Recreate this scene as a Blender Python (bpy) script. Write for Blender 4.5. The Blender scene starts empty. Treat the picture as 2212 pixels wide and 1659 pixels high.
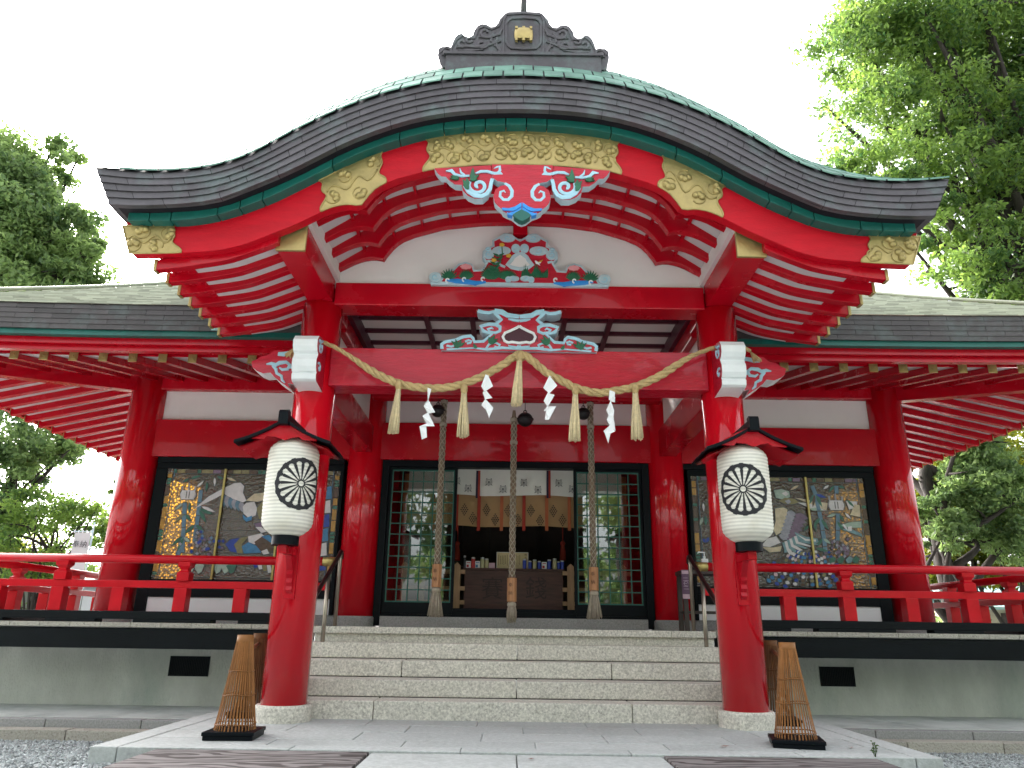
import bpy, bmesh, math, random
import numpy as np
from mathutils import Vector, Matrix

S = bpy.context.scene
COL = S.collection
rad = math.radians

# ------------------------------------------------------------------ camera
FPX, TH, ROLL = 1607.0, 0.3177, -0.0139          # focal length in px of a 2212 px wide frame
CAM = np.array([-0.07, -7.685, 0.857])
_f = np.array([0.0, math.cos(TH), math.sin(TH)])
_r = np.array([1.0, 0.0, 0.0])
_u = np.cross(_r, _f)
CR = math.cos(ROLL) * _r - math.sin(ROLL) * _u
CU = math.cos(ROLL) * _u + math.sin(ROLL) * _r
CF = _f
cd = bpy.data.cameras.new('camera')
cd.sensor_fit = 'HORIZONTAL'
cd.sensor_width = 36.0
cd.lens = 36.0 * FPX / 2212.0
cd.clip_start = 0.05
cd.clip_end = 400.0
cam = bpy.data.objects.new('camera', cd)
COL.objects.link(cam)
cam.matrix_world = Matrix(((CR[0], CU[0], -CF[0], CAM[0]), (CR[1], CU[1], -CF[1], CAM[1]),
                           (CR[2], CU[2], -CF[2], CAM[2]), (0, 0, 0, 1)))
S.camera = cam

# ------------------------------------------------------------------ sky, sun, exposure
SUN_EL, SUN_AZ = rad(38), rad(-38)               # azimuth from +Y, towards -X: behind the hall on the left
w = bpy.data.worlds.new('World')
S.world = w
w.use_nodes = True
nt = w.node_tree
bg = nt.nodes['Background']
sky = nt.nodes.new('ShaderNodeTexSky')
sky.sky_type = 'NISHITA'
sky.sun_disc = False
sky.sun_elevation = SUN_EL
sky.sun_rotation = SUN_AZ
sky.air_density = 1.0
sky.dust_density = 6.0
sky.ozone_density = 1.0
hs = nt.nodes.new('ShaderNodeHueSaturation')     # bright hazy overcast: nearly white
hs.inputs['Saturation'].default_value = 0.20
nt.links.new(sky.outputs[0], hs.inputs['Color'])
nt.links.new(hs.outputs[0], bg.inputs['Color'])
bg.inputs['Strength'].default_value = 0.15
sl = bpy.data.lights.new('sun', 'SUN')
sl.energy = 0.7
sl.angle = rad(14)
sl.color = (1.0, 0.93, 0.82)
so = bpy.data.objects.new('sun', sl)
COL.objects.link(so)
sd = Vector((math.sin(SUN_AZ) * math.cos(SUN_EL), math.cos(SUN_AZ) * math.cos(SUN_EL), math.sin(SUN_EL)))
so.rotation_euler = sd.to_track_quat('Z', 'Y').to_euler()
S.view_settings.view_transform = 'Standard'
S.view_settings.look = 'None'
S.view_settings.gamma = 1.0
S.view_settings.exposure = 2.62
S.cycles.use_denoising = True
S.cycles.max_bounces = 10
S.cycles.transparent_max_bounces = 16
S.cycles.caustics_reflective = False
S.cycles.caustics_refractive = False
S.cycles.sample_clamp_indirect = 8.0

# ------------------------------------------------------------------ measuring: a pixel of the photo on a plane y = Y
def at(px, py, Y):
    d = CF * FPX + CR * (px - 1106.0) + CU * (829.5 - py)
    q = CAM + d * ((Y - CAM[1]) / d[1])
    return float(q[0]), float(q[2])

def crop(ox, oy, k):                              # maps coordinates of an enlarged crop to photo px
    k2 = 1.0 / (k * 1.8228)
    def f(x, y, Y):
        return at(ox / 1.8228 + x * k2, oy / 1.8228 + y * k2, Y)
    return f

# ------------------------------------------------------------------ materials
def mat(name, col, rough=0.5, metal=0.0, var=0.0, vscale=3.0, bump=0.0, bscale=40.0, rnd=0.0, spec=0.5,
        coat=0.0, dark=None, dscale=1.5, stretch=None, damt=0.5, btype='NOISE', coords='Object', rvar=0.0):
    m = bpy.data.materials.new(name)
    m.use_nodes = True
    t = m.node_tree
    b = t.nodes['Principled BSDF']
    b.inputs['Roughness'].default_value = rough
    b.inputs['Metallic'].default_value = metal
    b.inputs['Specular IOR Level'].default_value = spec
    if coat:
        b.inputs['Coat Weight'].default_value = coat
        b.inputs['Coat Roughness'].default_value = 0.03
    tc = t.nodes.new('ShaderNodeTexCoord')
    vec = tc.outputs[coords]
    if stretch:
        mp = t.nodes.new('ShaderNodeMapping')
        mp.inputs['Scale'].default_value = stretch
        t.links.new(vec, mp.inputs['Vector'])
        vec = mp.outputs[0]
    rgb = t.nodes.new('ShaderNodeRGB')
    rgb.outputs[0].default_value = (*col, 1)
    out = rgb.outputs[0]
    def scaled(src, amt, prev):
        mr = t.nodes.new('ShaderNodeMapRange')
        mr.inputs['From Min'].default_value = 0.0
        mr.inputs['From Max'].default_value = 1.0
        mr.inputs['To Min'].default_value = 1.0 - amt
        mr.inputs['To Max'].default_value = 1.0 + amt
        t.links.new(src, mr.inputs['Value'])
        vm = t.nodes.new('ShaderNodeVectorMath')
        vm.operation = 'SCALE'
        t.links.new(prev, vm.inputs[0])
        t.links.new(mr.outputs[0], vm.inputs['Scale'])
        return vm.outputs[0]
    nz = None
    if var or rvar:
        nz = t.nodes.new('ShaderNodeTexNoise')
        nz.inputs['Scale'].default_value = vscale
        nz.inputs['Detail'].default_value = 6.0
        nz.inputs['Roughness'].default_value = 0.65
        t.links.new(vec, nz.inputs['Vector'])
    if var:
        mr0 = t.nodes.new('ShaderNodeMapRange')
        mr0.inputs['From Min'].default_value = 0.28
        mr0.inputs['From Max'].default_value = 0.72
        t.links.new(nz.outputs['Fac'], mr0.inputs['Value'])
        out = scaled(mr0.outputs[0], var, out)
    if rnd:
        a = t.nodes.new('ShaderNodeAttribute')
        a.attribute_name = 'rnd'
        out = scaled(a.outputs['Fac'], rnd, out)
    if dark:
        n2 = t.nodes.new('ShaderNodeTexNoise')
        n2.inputs['Scale'].default_value = dscale
        n2.inputs['Detail'].default_value = 8.0
        n2.inputs['Roughness'].default_value = 0.7
        t.links.new(vec, n2.inputs['Vector'])
        m2 = t.nodes.new('ShaderNodeMapRange')
        m2.inputs['From Min'].default_value = 0.5
        m2.inputs['From Max'].default_value = 0.72
        m2.inputs['To Max'].default_value = damt
        t.links.new(n2.outputs['Fac'], m2.inputs['Value'])
        mx = t.nodes.new('ShaderNodeMix')
        mx.data_type = 'RGBA'
        t.links.new(m2.outputs[0], mx.inputs[0])
        t.links.new(out, mx.inputs[6])
        mx.inputs[7].default_value = (*dark, 1)
        out = mx.outputs[2]
    t.links.new(out, b.inputs['Base Color'])
    if rvar:
        mr = t.nodes.new('ShaderNodeMapRange')
        mr.inputs['To Min'].default_value = max(0.02, rough - rvar)
        mr.inputs['To Max'].default_value = rough + rvar
        t.links.new(nz.outputs['Fac'], mr.inputs['Value'])
        t.links.new(mr.outputs[0], b.inputs['Roughness'])
    if bump:
        if btype == 'VORONOI':
            bn = t.nodes.new('ShaderNodeTexVoronoi')
            bn.inputs['Scale'].default_value = bscale
            src = bn.outputs['Distance']
        else:
            bn = t.nodes.new('ShaderNodeTexNoise')
            bn.inputs['Scale'].default_value = bscale
            bn.inputs['Detail'].default_value = 4.0
            src = bn.outputs['Fac']
        t.links.new(vec, bn.inputs['Vector'])
        bp = t.nodes.new('ShaderNodeBump')
        bp.inputs['Strength'].default_value = bump
        bp.inputs['Distance'].default_value = 0.02
        t.links.new(src, bp.inputs['Height'])
        t.links.new(bp.outputs[0], b.inputs['Normal'])
    return m

RED = mat('red_lacquer', (0.43, 0.0022, 0.012), 0.26, var=0.10, vscale=2.0, bump=0.07, bscale=7.0, coat=0.16, rvar=0.08, spec=0.22)
REDPILLAR = mat('red_lacquer_pillar', (0.57, 0.0026, 0.012), 0.22, var=0.08, vscale=1.5, bump=0.16, bscale=6.0, coat=0.75, rvar=0.05, spec=0.12, stretch=(1.8, 1.8, 0.16))
REDRAIL = mat('red_rail_paint', (0.52, 0.003, 0.012), 0.36, var=0.14, vscale=3.0, bump=0.12, bscale=9.0, coat=0.12, spec=0.22)
REDWOOD = mat('weathered_red_paint', (0.47, 0.010, 0.030), 0.30, var=0.16, vscale=4.0, bump=0.5, bscale=14.0, stretch=(1.0, 1.0, 9.0), dark=(0.50, 0.05, 0.075), dscale=5.0, damt=0.4, coat=0.3, spec=0.25)
REDHAFU = mat('red_board_paint', (0.50, 0.003, 0.014), 0.45, spec=0.25, var=0.14, vscale=2.2, bump=0.25, bscale=22.0, stretch=(1.0, 1.0, 5.0))
TEAL = mat('teal_paint', (0.004, 0.105, 0.085), 0.45, var=0.12, vscale=5.0, rnd=0.12, bump=0.08)
TEALBAR = mat('green_lattice_paint', (0.006, 0.10, 0.075), 0.4, var=0.1)
COPPER = mat('dark_copper_sheet', (0.075, 0.068, 0.075), 0.48, metal=0.25, var=0.3, vscale=3.0, rnd=0.15, bump=0.12, bscale=18.0, dark=(0.14, 0.21, 0.20), dscale=2.6, damt=0.55, rvar=0.12)
COPPERH = mat('brown_copper_sheet', (0.060, 0.052, 0.052), 0.5, metal=0.25, var=0.28, vscale=3.0, rnd=0.22, bump=0.12, bscale=18.0, dark=(0.11, 0.15, 0.14), dscale=2.2, damt=0.6, rvar=0.12)
PATINA = mat('patina_stain', (0.20, 0.34, 0.32), 0.6, var=0.4, vscale=9.0, rnd=0.2)
VERDI = mat('verdigris_copper', (0.145, 0.265, 0.215), 0.65, spec=0.15, var=0.3, vscale=4.0, rnd=0.22, dark=(0.10, 0.17, 0.16), dscale=6.0, damt=0.7, bump=0.1)
SHINGLE = mat('copper_shingle', (0.36, 0.37, 0.28), 0.34, metal=0.3, var=0.35, vscale=9.0, rnd=0.3, stretch=(0.5, 3.0, 3.0), dark=(0.12, 0.13, 0.11), dscale=9.0, damt=0.7)
SOFFIT = mat('dark_soffit', (0.010, 0.008, 0.012), 0.6, spec=0.25)
GOLD = mat('aged_gilt_metal', (0.40, 0.31, 0.125), 0.40, metal=0.6, var=0.22, vscale=6.0, bump=0.15, bscale=25.0, rvar=0.12)
BRASS = mat('brass', (0.42, 0.33, 0.12), 0.35, metal=0.7, var=0.15)
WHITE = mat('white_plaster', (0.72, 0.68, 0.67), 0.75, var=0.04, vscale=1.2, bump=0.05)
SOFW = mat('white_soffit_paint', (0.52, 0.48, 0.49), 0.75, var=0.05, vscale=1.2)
DADO = mat('white_dado', (0.78, 0.78, 0.80), 0.5, var=0.03)
BLUE = mat('pale_blue_paint', (0.34, 0.56, 0.67), 0.5, var=0.10, vscale=8.0, bump=0.15)
CLOUD = mat('grey_blue_paint', (0.43, 0.54, 0.60), 0.55, var=0.12, vscale=8.0, bump=0.15)
VIVID = mat('vivid_blue_paint', (0.02, 0.24, 0.66), 0.45, var=0.12, vscale=9.0)
LEAFG = mat('green_leaf_paint', (0.012, 0.115, 0.055), 0.5, var=0.25, vscale=12.0)
PINK = mat('pink_paint', (0.72, 0.28, 0.30), 0.5, var=0.1)
YELL = mat('yellow_paint', (0.62, 0.36, 0.04), 0.5)
NOSEW = mat('white_nosing_paint', (0.74, 0.76, 0.77), 0.4, var=0.06, vscale=5.0)
BLACK = mat('black_lacquer', (0.0016, 0.0036, 0.006), 0.45, var=0.2, bump=0.06, bscale=12.0, spec=0.13)
BLACKW = mat('black_painted_board', (0.0026, 0.0045, 0.0062), 0.5, spec=0.15, var=0.35, vscale=2.0, bump=0.2, bscale=20.0, stretch=(1, 1, 4))
GRANITE = mat('pale_granite', (0.61, 0.585, 0.52), 0.8, spec=0.3, var=0.42, vscale=48.0, dark=(0.20, 0.185, 0.16), dscale=38.0, damt=0.75, bump=0.25, bscale=70.0, rnd=0.07)
GRANITEG = mat('grey_granite', (0.30, 0.30, 0.295), 0.75, var=0.25, vscale=55.0, dark=(0.14, 0.14, 0.14), dscale=40.0, damt=0.5, bump=0.2, bscale=70.0, rnd=0.05)
GRANITER = mat('rough_granite', (0.44, 0.415, 0.36), 0.85, spec=0.2, var=0.5, vscale=40.0, dark=(0.13, 0.13, 0.12), dscale=40.0, damt=0.8, bump=0.8, bscale=45.0, rnd=0.08)
PAVE = mat('paving_stone', (0.42, 0.44, 0.43), 0.85, spec=0.22, var=0.20, vscale=26.0, dark=(0.29, 0.305, 0.29), dscale=1.7, damt=0.55, bump=0.25, bscale=60.0, rnd=0.07)
PLASTER = mat('grey_roughcast', (0.56, 0.565, 0.52), 0.9, var=0.18, vscale=2.0, dark=(0.34, 0.40, 0.355), dscale=0.9, damt=0.8, bump=0.7, bscale=55.0, stretch=(1.0, 1.0, 0.45))
CONC = mat('stained_concrete', (0.50, 0.525, 0.50), 0.9, spec=0.2, var=0.16, vscale=2.2, dark=(0.20, 0.235, 0.22), dscale=1.6, damt=0.7, bump=0.2, bscale=40.0)
STEEL = mat('bronze_steel', (0.36, 0.32, 0.26), 0.30, metal=0.85, var=0.05)
HANDW = mat('dark_rail_plastic', (0.020, 0.007, 0.008), 0.3)
ROPE = mat('straw_rope', (0.50, 0.36, 0.17), 0.8, var=0.25, vscale=25.0, bump=0.6, bscale=60.0, rnd=0.12)
STRAW = mat('pale_straw', (0.66, 0.54, 0.33), 0.8, var=0.18, vscale=30.0, rnd=0.22)
HEMP = mat('grey_hemp', (0.36, 0.31, 0.245), 0.9, var=0.2, vscale=30.0, rnd=0.25)
HEMPNET = mat('pale_hemp_cord', (0.36, 0.31, 0.245), 0.9, var=0.15, vscale=30.0)
HEMPIN = mat('brown_hemp_core', (0.22, 0.16, 0.11), 0.9, var=0.15, vscale=30.0)
PAPER = mat('white_paper', (0.86, 0.87, 0.89), 0.7, spec=0.2)
CEDAR = mat('cedar_wood', (0.42, 0.20, 0.09), 0.6, var=0.25, vscale=6.0, stretch=(6, 6, 0.8), bump=0.1)
CEDARP = mat('pale_cedar_wood', (0.40, 0.24, 0.13), 0.6, var=0.22, vscale=6.0, stretch=(6, 6, 0.8), bump=0.1)
DARKW = mat('dark_box_wood', (0.075, 0.028, 0.020), 0.55, var=0.35, vscale=5.0, stretch=(0.8, 4, 7), bump=0.15)
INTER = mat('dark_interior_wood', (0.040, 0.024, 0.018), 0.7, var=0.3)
BAMBOO = mat('bamboo_slat', (0.25, 0.105, 0.032), 0.5, spec=0.25, var=0.25, vscale=6.0, rnd=0.28)
BAMBOOD = mat('old_bamboo_slat', (0.13, 0.058, 0.024), 0.6, spec=0.2, var=0.25, vscale=6.0, rnd=0.28)
BELLM = mat('dark_bell_bronze', (0.018, 0.016, 0.018), 0.45, metal=0.5, var=0.2)
INK = mat('black_ink', (0.012, 0.012, 0.016), 0.7)
INKB = mat('brown_ink', (0.09, 0.03, 0.015), 0.7)
INKG = mat('grey_ink', (0.10, 0.10, 0.11), 0.8)
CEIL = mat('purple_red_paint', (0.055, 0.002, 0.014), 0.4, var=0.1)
ORANGE = mat('orange_cord_board', (0.42, 0.10, 0.03), 0.6)
CLOTHW = mat('white_curtain_cloth', (0.70, 0.68, 0.64), 0.85, var=0.05, vscale=2.0)
CLOTHB = mat('ochre_curtain_cloth', (0.40, 0.24, 0.115), 0.85, var=0.08, vscale=2.0)
CORDR = mat('red_cord_cloth', (0.35, 0.035, 0.02), 0.8)
CORDK = mat('indigo_cord_cloth', (0.02, 0.012, 0.035), 0.8)
BARK = mat('tree_bark', (0.034, 0.027, 0.022), 0.9, var=0.45, vscale=7.0, stretch=(1, 1, 0.25), bump=1.0, bscale=14.0)

def leaf_mat(name, c1, c2, trans=0.45):
    m = bpy.data.materials.new(name)
    m.use_nodes = True
    t = m.node_tree
    t.nodes.clear()
    o = t.nodes.new('ShaderNodeOutputMaterial')
    a = t.nodes.new('ShaderNodeAttribute')
    a.attribute_name = 'rnd'
    mx = t.nodes.new('ShaderNodeMix')
    mx.data_type = 'RGBA'
    mx.inputs[6].default_value = (*c1, 1)
    mx.inputs[7].default_value = (*c2, 1)
    t.links.new(a.outputs['Fac'], mx.inputs[0])
    d = t.nodes.new('ShaderNodeBsdfPrincipled')
    d.inputs['Roughness'].default_value = 0.45
    d.inputs['Specular IOR Level'].default_value = 0.35
    tr = t.nodes.new('ShaderNodeBsdfTranslucent')
    hsv = t.nodes.new('ShaderNodeHueSaturation')
    hsv.inputs['Hue'].default_value = 0.49
    hsv.inputs['Saturation'].default_value = 1.05
    hsv.inputs['Value'].default_value = 2.0
    t.links.new(mx.outputs[2], d.inputs['Base Color'])
    t.links.new(mx.outputs[2], hsv.inputs['Color'])
    t.links.new(hsv.outputs[0], tr.inputs['Color'])
    ms = t.nodes.new('ShaderNodeMixShader')
    ms.inputs[0].default_value = trans
    t.links.new(d.outputs[0], ms.inputs[1])
    t.links.new(tr.outputs[0], ms.inputs[2])
    t.links.new(ms.outputs[0], o.inputs['Surface'])
    return m

def glass_mat(name, tint, refl, rough=0.02, bump=0.0, bscale=30.0, body=None, bodyamt=0.0):
    m = bpy.data.materials.new(name)
    m.use_nodes = True
    t = m.node_tree
    t.nodes.clear()
    o = t.nodes.new('ShaderNodeOutputMaterial')
    g = t.nodes.new('ShaderNodeBsdfGlossy')
    g.inputs['Roughness'].default_value = rough
    tr = t.nodes.new('ShaderNodeBsdfTransparent')
    tr.inputs['Color'].default_value = (*tint, 1)
    base = tr.outputs[0]
    tc = t.nodes.new('ShaderNodeTexCoord')
    if bump:
        v = t.nodes.new('ShaderNodeTexVoronoi')
        v.inputs['Scale'].default_value = bscale
        t.links.new(tc.outputs['Object'], v.inputs['Vector'])
        bp = t.nodes.new('ShaderNodeBump')
        bp.inputs['Strength'].default_value = bump
        bp.inputs['Distance'].default_value = 0.01
        t.links.new(v.outputs['Distance'], bp.inputs['Height'])
        t.links.new(bp.outputs[0], g.inputs['Normal'])
    if body:
        d = t.nodes.new('ShaderNodeBsdfDiffuse')
        d.inputs['Color'].default_value = (*body, 1)
        m0 = t.nodes.new('ShaderNodeMixShader')
        if bump:
            mr = t.nodes.new('ShaderNodeMapRange')
            mr.inputs['From Min'].default_value = 0.15
            mr.inputs['From Max'].default_value = 0.55
            mr.inputs['To Min'].default_value = 0.1
            mr.inputs['To Max'].default_value = min(1.0, bodyamt * 1.6)
            t.links.new(v.outputs['Distance'], mr.inputs['Value'])
            t.links.new(mr.outputs[0], m0.inputs[0])
        else:
            m0.inputs[0].default_value = bodyamt
        t.links.new(base, m0.inputs[1])
        t.links.new(d.outputs[0], m0.inputs[2])
        base = m0.outputs[0]
    ms = t.nodes.new('ShaderNodeMixShader')
    ms.inputs[0].default_value = refl
    t.links.new(base, ms.inputs[1])
    t.links.new(g.outputs[0], ms.inputs[2])
    t.links.new(ms.outputs[0], o.inputs['Surface'])
    return m

GLASS = glass_mat('window_glass', (0.80, 0.86, 0.84), 0.13)
AMBER = glass_mat('hammered_amber_glass', (0.58, 0.40, 0.115), 0.09, 0.25, bump=1.0, bscale=30.0, body=(0.085, 0.060, 0.040), bodyamt=0.5)
JARG = glass_mat('jar_glass', (0.85, 0.88, 0.88), 0.14)

# ------------------------------------------------------------------ mesh builder
class MB:
    def __init__(s):
        s.v = []; s.f = []; s.mi = []; s.sm = []; s.rn = []
    def add(s, verts, faces, mi=0, smooth=False, rn=0.5):
        o = len(s.v)
        s.v.extend([tuple(map(float, p)) for p in verts])
        for f in faces:
            s.f.append(tuple(i + o for i in f)); s.mi.append(mi); s.sm.append(smooth); s.rn.append(rn)
        return s
    def box(s, x0, x1, y0, y1, z0, z1, mi=0, rn=0.5):
        v = [(x0, y0, z0), (x1, y0, z0), (x1, y1, z0), (x0, y1, z0), (x0, y0, z1), (x1, y0, z1), (x1, y1, z1), (x0, y1, z1)]
        return s.add(v, [(0, 3, 2, 1), (4, 5, 6, 7), (0, 1, 5, 4), (1, 2, 6, 5), (2, 3, 7, 6), (3, 0, 4, 7)], mi, False, rn)
    def obox(s, c, ax, ay, az, mi=0, rn=0.5):       # centre and three half-axis vectors
        c, ax, ay, az = map(np.array, (c, ax, ay, az))
        v = [c + i * ax + j * ay + k * az for k in (-1, 1) for j in (-1, 1) for i in (-1, 1)]
        return s.add(v, [(0, 2, 3, 1), (4, 5, 7, 6), (0, 1, 5, 4), (1, 3, 7, 5), (3, 2, 6, 7), (2, 0, 4, 6)], mi, False, rn)
    def prism(s, pts, y0, y1, mi=0, side=None, plane='XZ', rn=0.5):
        n = len(pts)
        def P(a, b, c):
            return (a, c, b) if plane == 'XZ' else ((c, a, b) if plane == 'YZ' else (a, b, c))
        o = [P(a, b, y0) for a, b in pts] + [P(a, b, y1) for a, b in pts]
        s.add(o, [tuple(range(n)), tuple(range(2 * n - 1, n - 1, -1))], mi, False, rn)
        return s.add(o, [(i, i + n, (i + 1) % n + n, (i + 1) % n) for i in range(n)], mi if side is None else side, False, rn)
    def tube(s, path, r, n=10, mi=0, cap=True, rn=0.5, smooth=True):
        path = [np.array(p, float) for p in path]
        m = len(path)
        rr = [r] * m if np.isscalar(r) else list(r)
        tang = [path[min(i + 1, m - 1)] - path[max(i - 1, 0)] for i in range(m)]
        tang = [t / (np.linalg.norm(t) + 1e-12) for t in tang]
        up = np.array([0, 0, 1.0]) if abs(tang[0][2]) < 0.9 else np.array([1.0, 0, 0])
        nrm = np.cross(tang[0], up); nrm /= np.linalg.norm(nrm)
        vs = []
        for i in range(m):
            nrm = nrm - tang[i] * (nrm @ tang[i]); nrm /= (np.linalg.norm(nrm) + 1e-12)
            b = np.cross(tang[i], nrm)
            for k in range(n):
                a = 2 * math.pi * k / n
                vs.append(path[i] + rr[i] * (math.cos(a) * nrm + math.sin(a) * b))
        fs = [(i * n + k, i * n + (k + 1) % n, (i + 1) * n + (k + 1) % n, (i + 1) * n + k) for i in range(m - 1) for k in range(n)]
        s.add(vs, fs, mi, smooth, rn)
        if cap:
            o = len(s.v) - m * n
            s.f.append(tuple(range(o + n - 1, o - 1, -1))); s.mi.append(mi); s.sm.append(False); s.rn.append(rn)
            s.f.append(tuple(range(o + (m - 1) * n, o + m * n))); s.mi.append(mi); s.sm.append(False); s.rn.append(rn)
        return s
    def lathe(s, prof, cx, cy, n=32, mi=0, rn=0.5, cap=True):
        vs = [(cx + r * math.cos(2 * math.pi * k / n), cy + r * math.sin(2 * math.pi * k / n), z) for r, z in prof for k in range(n)]
        m = len(prof)
        s.add(vs, [(i * n + k, i * n + (k + 1) % n, (i + 1) * n + (k + 1) % n, (i + 1) * n + k) for i in range(m - 1) for k in range(n)], mi, True, rn)
        if cap:
            o = len(s.v) - m * n
            s.f.append(tuple(range(o + n - 1, o - 1, -1))); s.mi.append(mi); s.sm.append(False); s.rn.append(rn)
            s.f.append(tuple(range(o + (m - 1) * n, o + m * n))); s.mi.append(mi); s.sm.append(False); s.rn.append(rn)
        return s
    def grid(s, rows, mi=0, smooth=True, rn=0.5):
        m, n = len(rows), len(rows[0])
        return s.add([p for r in rows for p in r], [(i * n + k, i * n + k + 1, (i + 1) * n + k + 1, (i + 1) * n + k) for i in range(m - 1) for k in range(n - 1)], mi, smooth, rn)
    def sweep(s, loops, mi=0, smooth=False, rn=0.5):  # closed cross-section loops along a path, capped
        m, n = len(loops), len(loops[0])
        s.add([p for l in loops for p in l], [(i * n + k, i * n + (k + 1) % n, (i + 1) * n + (k + 1) % n, (i + 1) * n + k) for i in range(m - 1) for k in range(n)], mi, smooth, rn)
        o = len(s.v) - m * n
        s.f.append(tuple(range(o + n - 1, o - 1, -1))); s.mi.append(mi); s.sm.append(False); s.rn.append(rn)
        s.f.append(tuple(range(o + (m - 1) * n, o + m * n))); s.mi.append(mi); s.sm.append(False); s.rn.append(rn)
        return s
    def build(s, name, mats, parent=None, bevel=0.0, recalc=True, sharp=None):
        me = bpy.data.meshes.new(name)
        me.from_pydata(s.v, [], s.f)
        if not isinstance(mats, (list, tuple)):
            mats = [mats]
        for m in mats:
            me.materials.append(m)
        me.polygons.foreach_set('material_index', s.mi)
        me.polygons.foreach_set('use_smooth', s.sm)
        a = me.attributes.new('rnd', 'FLOAT', 'FACE')
        a.data.foreach_set('value', s.rn)
        if recalc:
            b = bmesh.new(); b.from_mesh(me)
            bmesh.ops.recalc_face_normals(b, faces=b.faces)
            b.to_mesh(me); b.free()
        if sharp is not None:
            me.set_sharp_from_angle(angle=rad(sharp))
        me.update()
        o = bpy.data.objects.new(name, me)
        COL.objects.link(o)
        if bevel:
            md = o.modifiers.new('bevel', 'BEVEL')
            md.width = bevel; md.segments = 2; md.limit_method = 'ANGLE'; md.angle_limit = rad(40)
        if parent is not None:
            o.parent = parent
            o.matrix_parent_inverse = Matrix.Translation(-WORLD[parent.name])
            WORLD[o.name] = Vector(WORLD[parent.name])
        else:
            WORLD[o.name] = Vector((0, 0, 0))
        if parent is not None and parent.type == 'MESH':
            o.matrix_parent_inverse = Matrix.Identity(4)
        return o
    def build_lr(s, name, mats, parent=None, **k):   # one object for each side of the axis
        for sg in (-1, 1):
            q = MB(); q.v = s.v
            for f, a, b, c in zip(s.f, s.mi, s.sm, s.rn):
                if sum(s.v[i][0] for i in f) * sg > 0:
                    q.f.append(f); q.mi.append(a); q.sm.append(b); q.rn.append(c)
            used = sorted({i for f in q.f for i in f}); ix = {o: n for n, o in enumerate(used)}
            q.v = [s.v[i] for i in used]; q.f = [tuple(ix[i] for i in f) for f in q.f]
            q.build(name, mats, parent, **k)
WORLD = {}

def thing(name, label, cat, loc=(0, 0, 0), group=None):
    o = bpy.data.objects.new(name, None)
    COL.objects.link(o)
    o.location = loc
    o.empty_display_size = 0.2
    WORLD[o.name] = Vector(loc)
    return tag(o, label, cat, group)

def tag(o, label, cat, group=None):
    o['label'] = label
    o['category'] = cat
    if group:
        o['group'] = group
    return o

def struct(o, kind='structure'):
    o['kind'] = kind
    return o

def copy_thing(o, dloc, label, group=None):          # copies a thing with its parts and sub-parts, moved by dloc
    def rec(src, par):
        c = src.copy()
        COL.objects.link(c)
        if par is not None:
            c.parent = par
        for ch in list(src.children):
            rec(ch, c)
        return c
    r = rec(o, None)
    r.location = Vector(o.location) + Vector(dloc)
    r['label'] = label
    if group:
        r['group'] = group
    WORLD[r.name] = Vector(r.location)
    return r

def spline(pts, n):                                  # Catmull-Rom through points, n samples per span
    p = [np.array(q, float) for q in pts]
    p = [2 * p[0] - p[1]] + p + [2 * p[-1] - p[-2]]
    out = []
    for i in range(1, len(p) - 2):
        for k in range(n):
            t = k / n
            a, b, c, d = p[i - 1], p[i], p[i + 1], p[i + 2]
            out.append(0.5 * (2 * b + (c - a) * t + (2 * a - 5 * b + 4 * c - d) * t * t + (3 * b - a - 3 * c + d) * t ** 3))
    out.append(p[-2])
    return out

def curve_fn(half):                                  # symmetric profile z(x) from its left half
    xs = np.array([q[0] for q in half]); zs = np.array([q[1] for q in half])
    sp = spline(half, 8)
    X = np.array([q[0] for q in sp]); Z = np.array([q[1] for q in sp])
    return lambda x: float(np.interp(-abs(x), X, Z))

def mirror(pts):
    return [(-x, z) for x, z in reversed(pts)]

def text_mesh(body, size, mats, parent, origin, xdir, ydir, name='lettering', depth=0.001, tag_=None):
    c = bpy.data.curves.new('t', 'FONT')
    c.body = body; c.size = size; c.align_x = 'CENTER'; c.align_y = 'CENTER'; c.extrude = depth; c.resolution_u = 2
    o = bpy.data.objects.new('t', c)
    COL.objects.link(o)
    bpy.context.view_layer.update()
    me = bpy.data.meshes.new_from_object(o.evaluated_get(bpy.context.evaluated_depsgraph_get()))
    bpy.data.objects.remove(o); bpy.data.curves.remove(c)
    n = len(me.vertices)
    co = np.empty(n * 3); me.vertices.foreach_get('co', co); co = co.reshape(-1, 3)
    X, Y = np.array(xdir, float), np.array(ydir, float)
    Z = np.cross(X, Y)
    q = np.array(origin) + co[:, :1] * X + co[:, 1:2] * Y + co[:, 2:] * Z
    me.vertices.foreach_set('co', q.ravel())
    me.materials.clear(); me.materials.append(mats)
    o = bpy.data.objects.new(name, me); COL.objects.link(o)
    o.parent = parent
    o.matrix_parent_inverse = Matrix.Translation(-WORLD[parent.name]) if parent.type == 'EMPTY' else Matrix.Identity(4)
    WORLD[o.name] = Vector(WORLD[parent.name])
    return o
R_ = random.Random(7)
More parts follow.
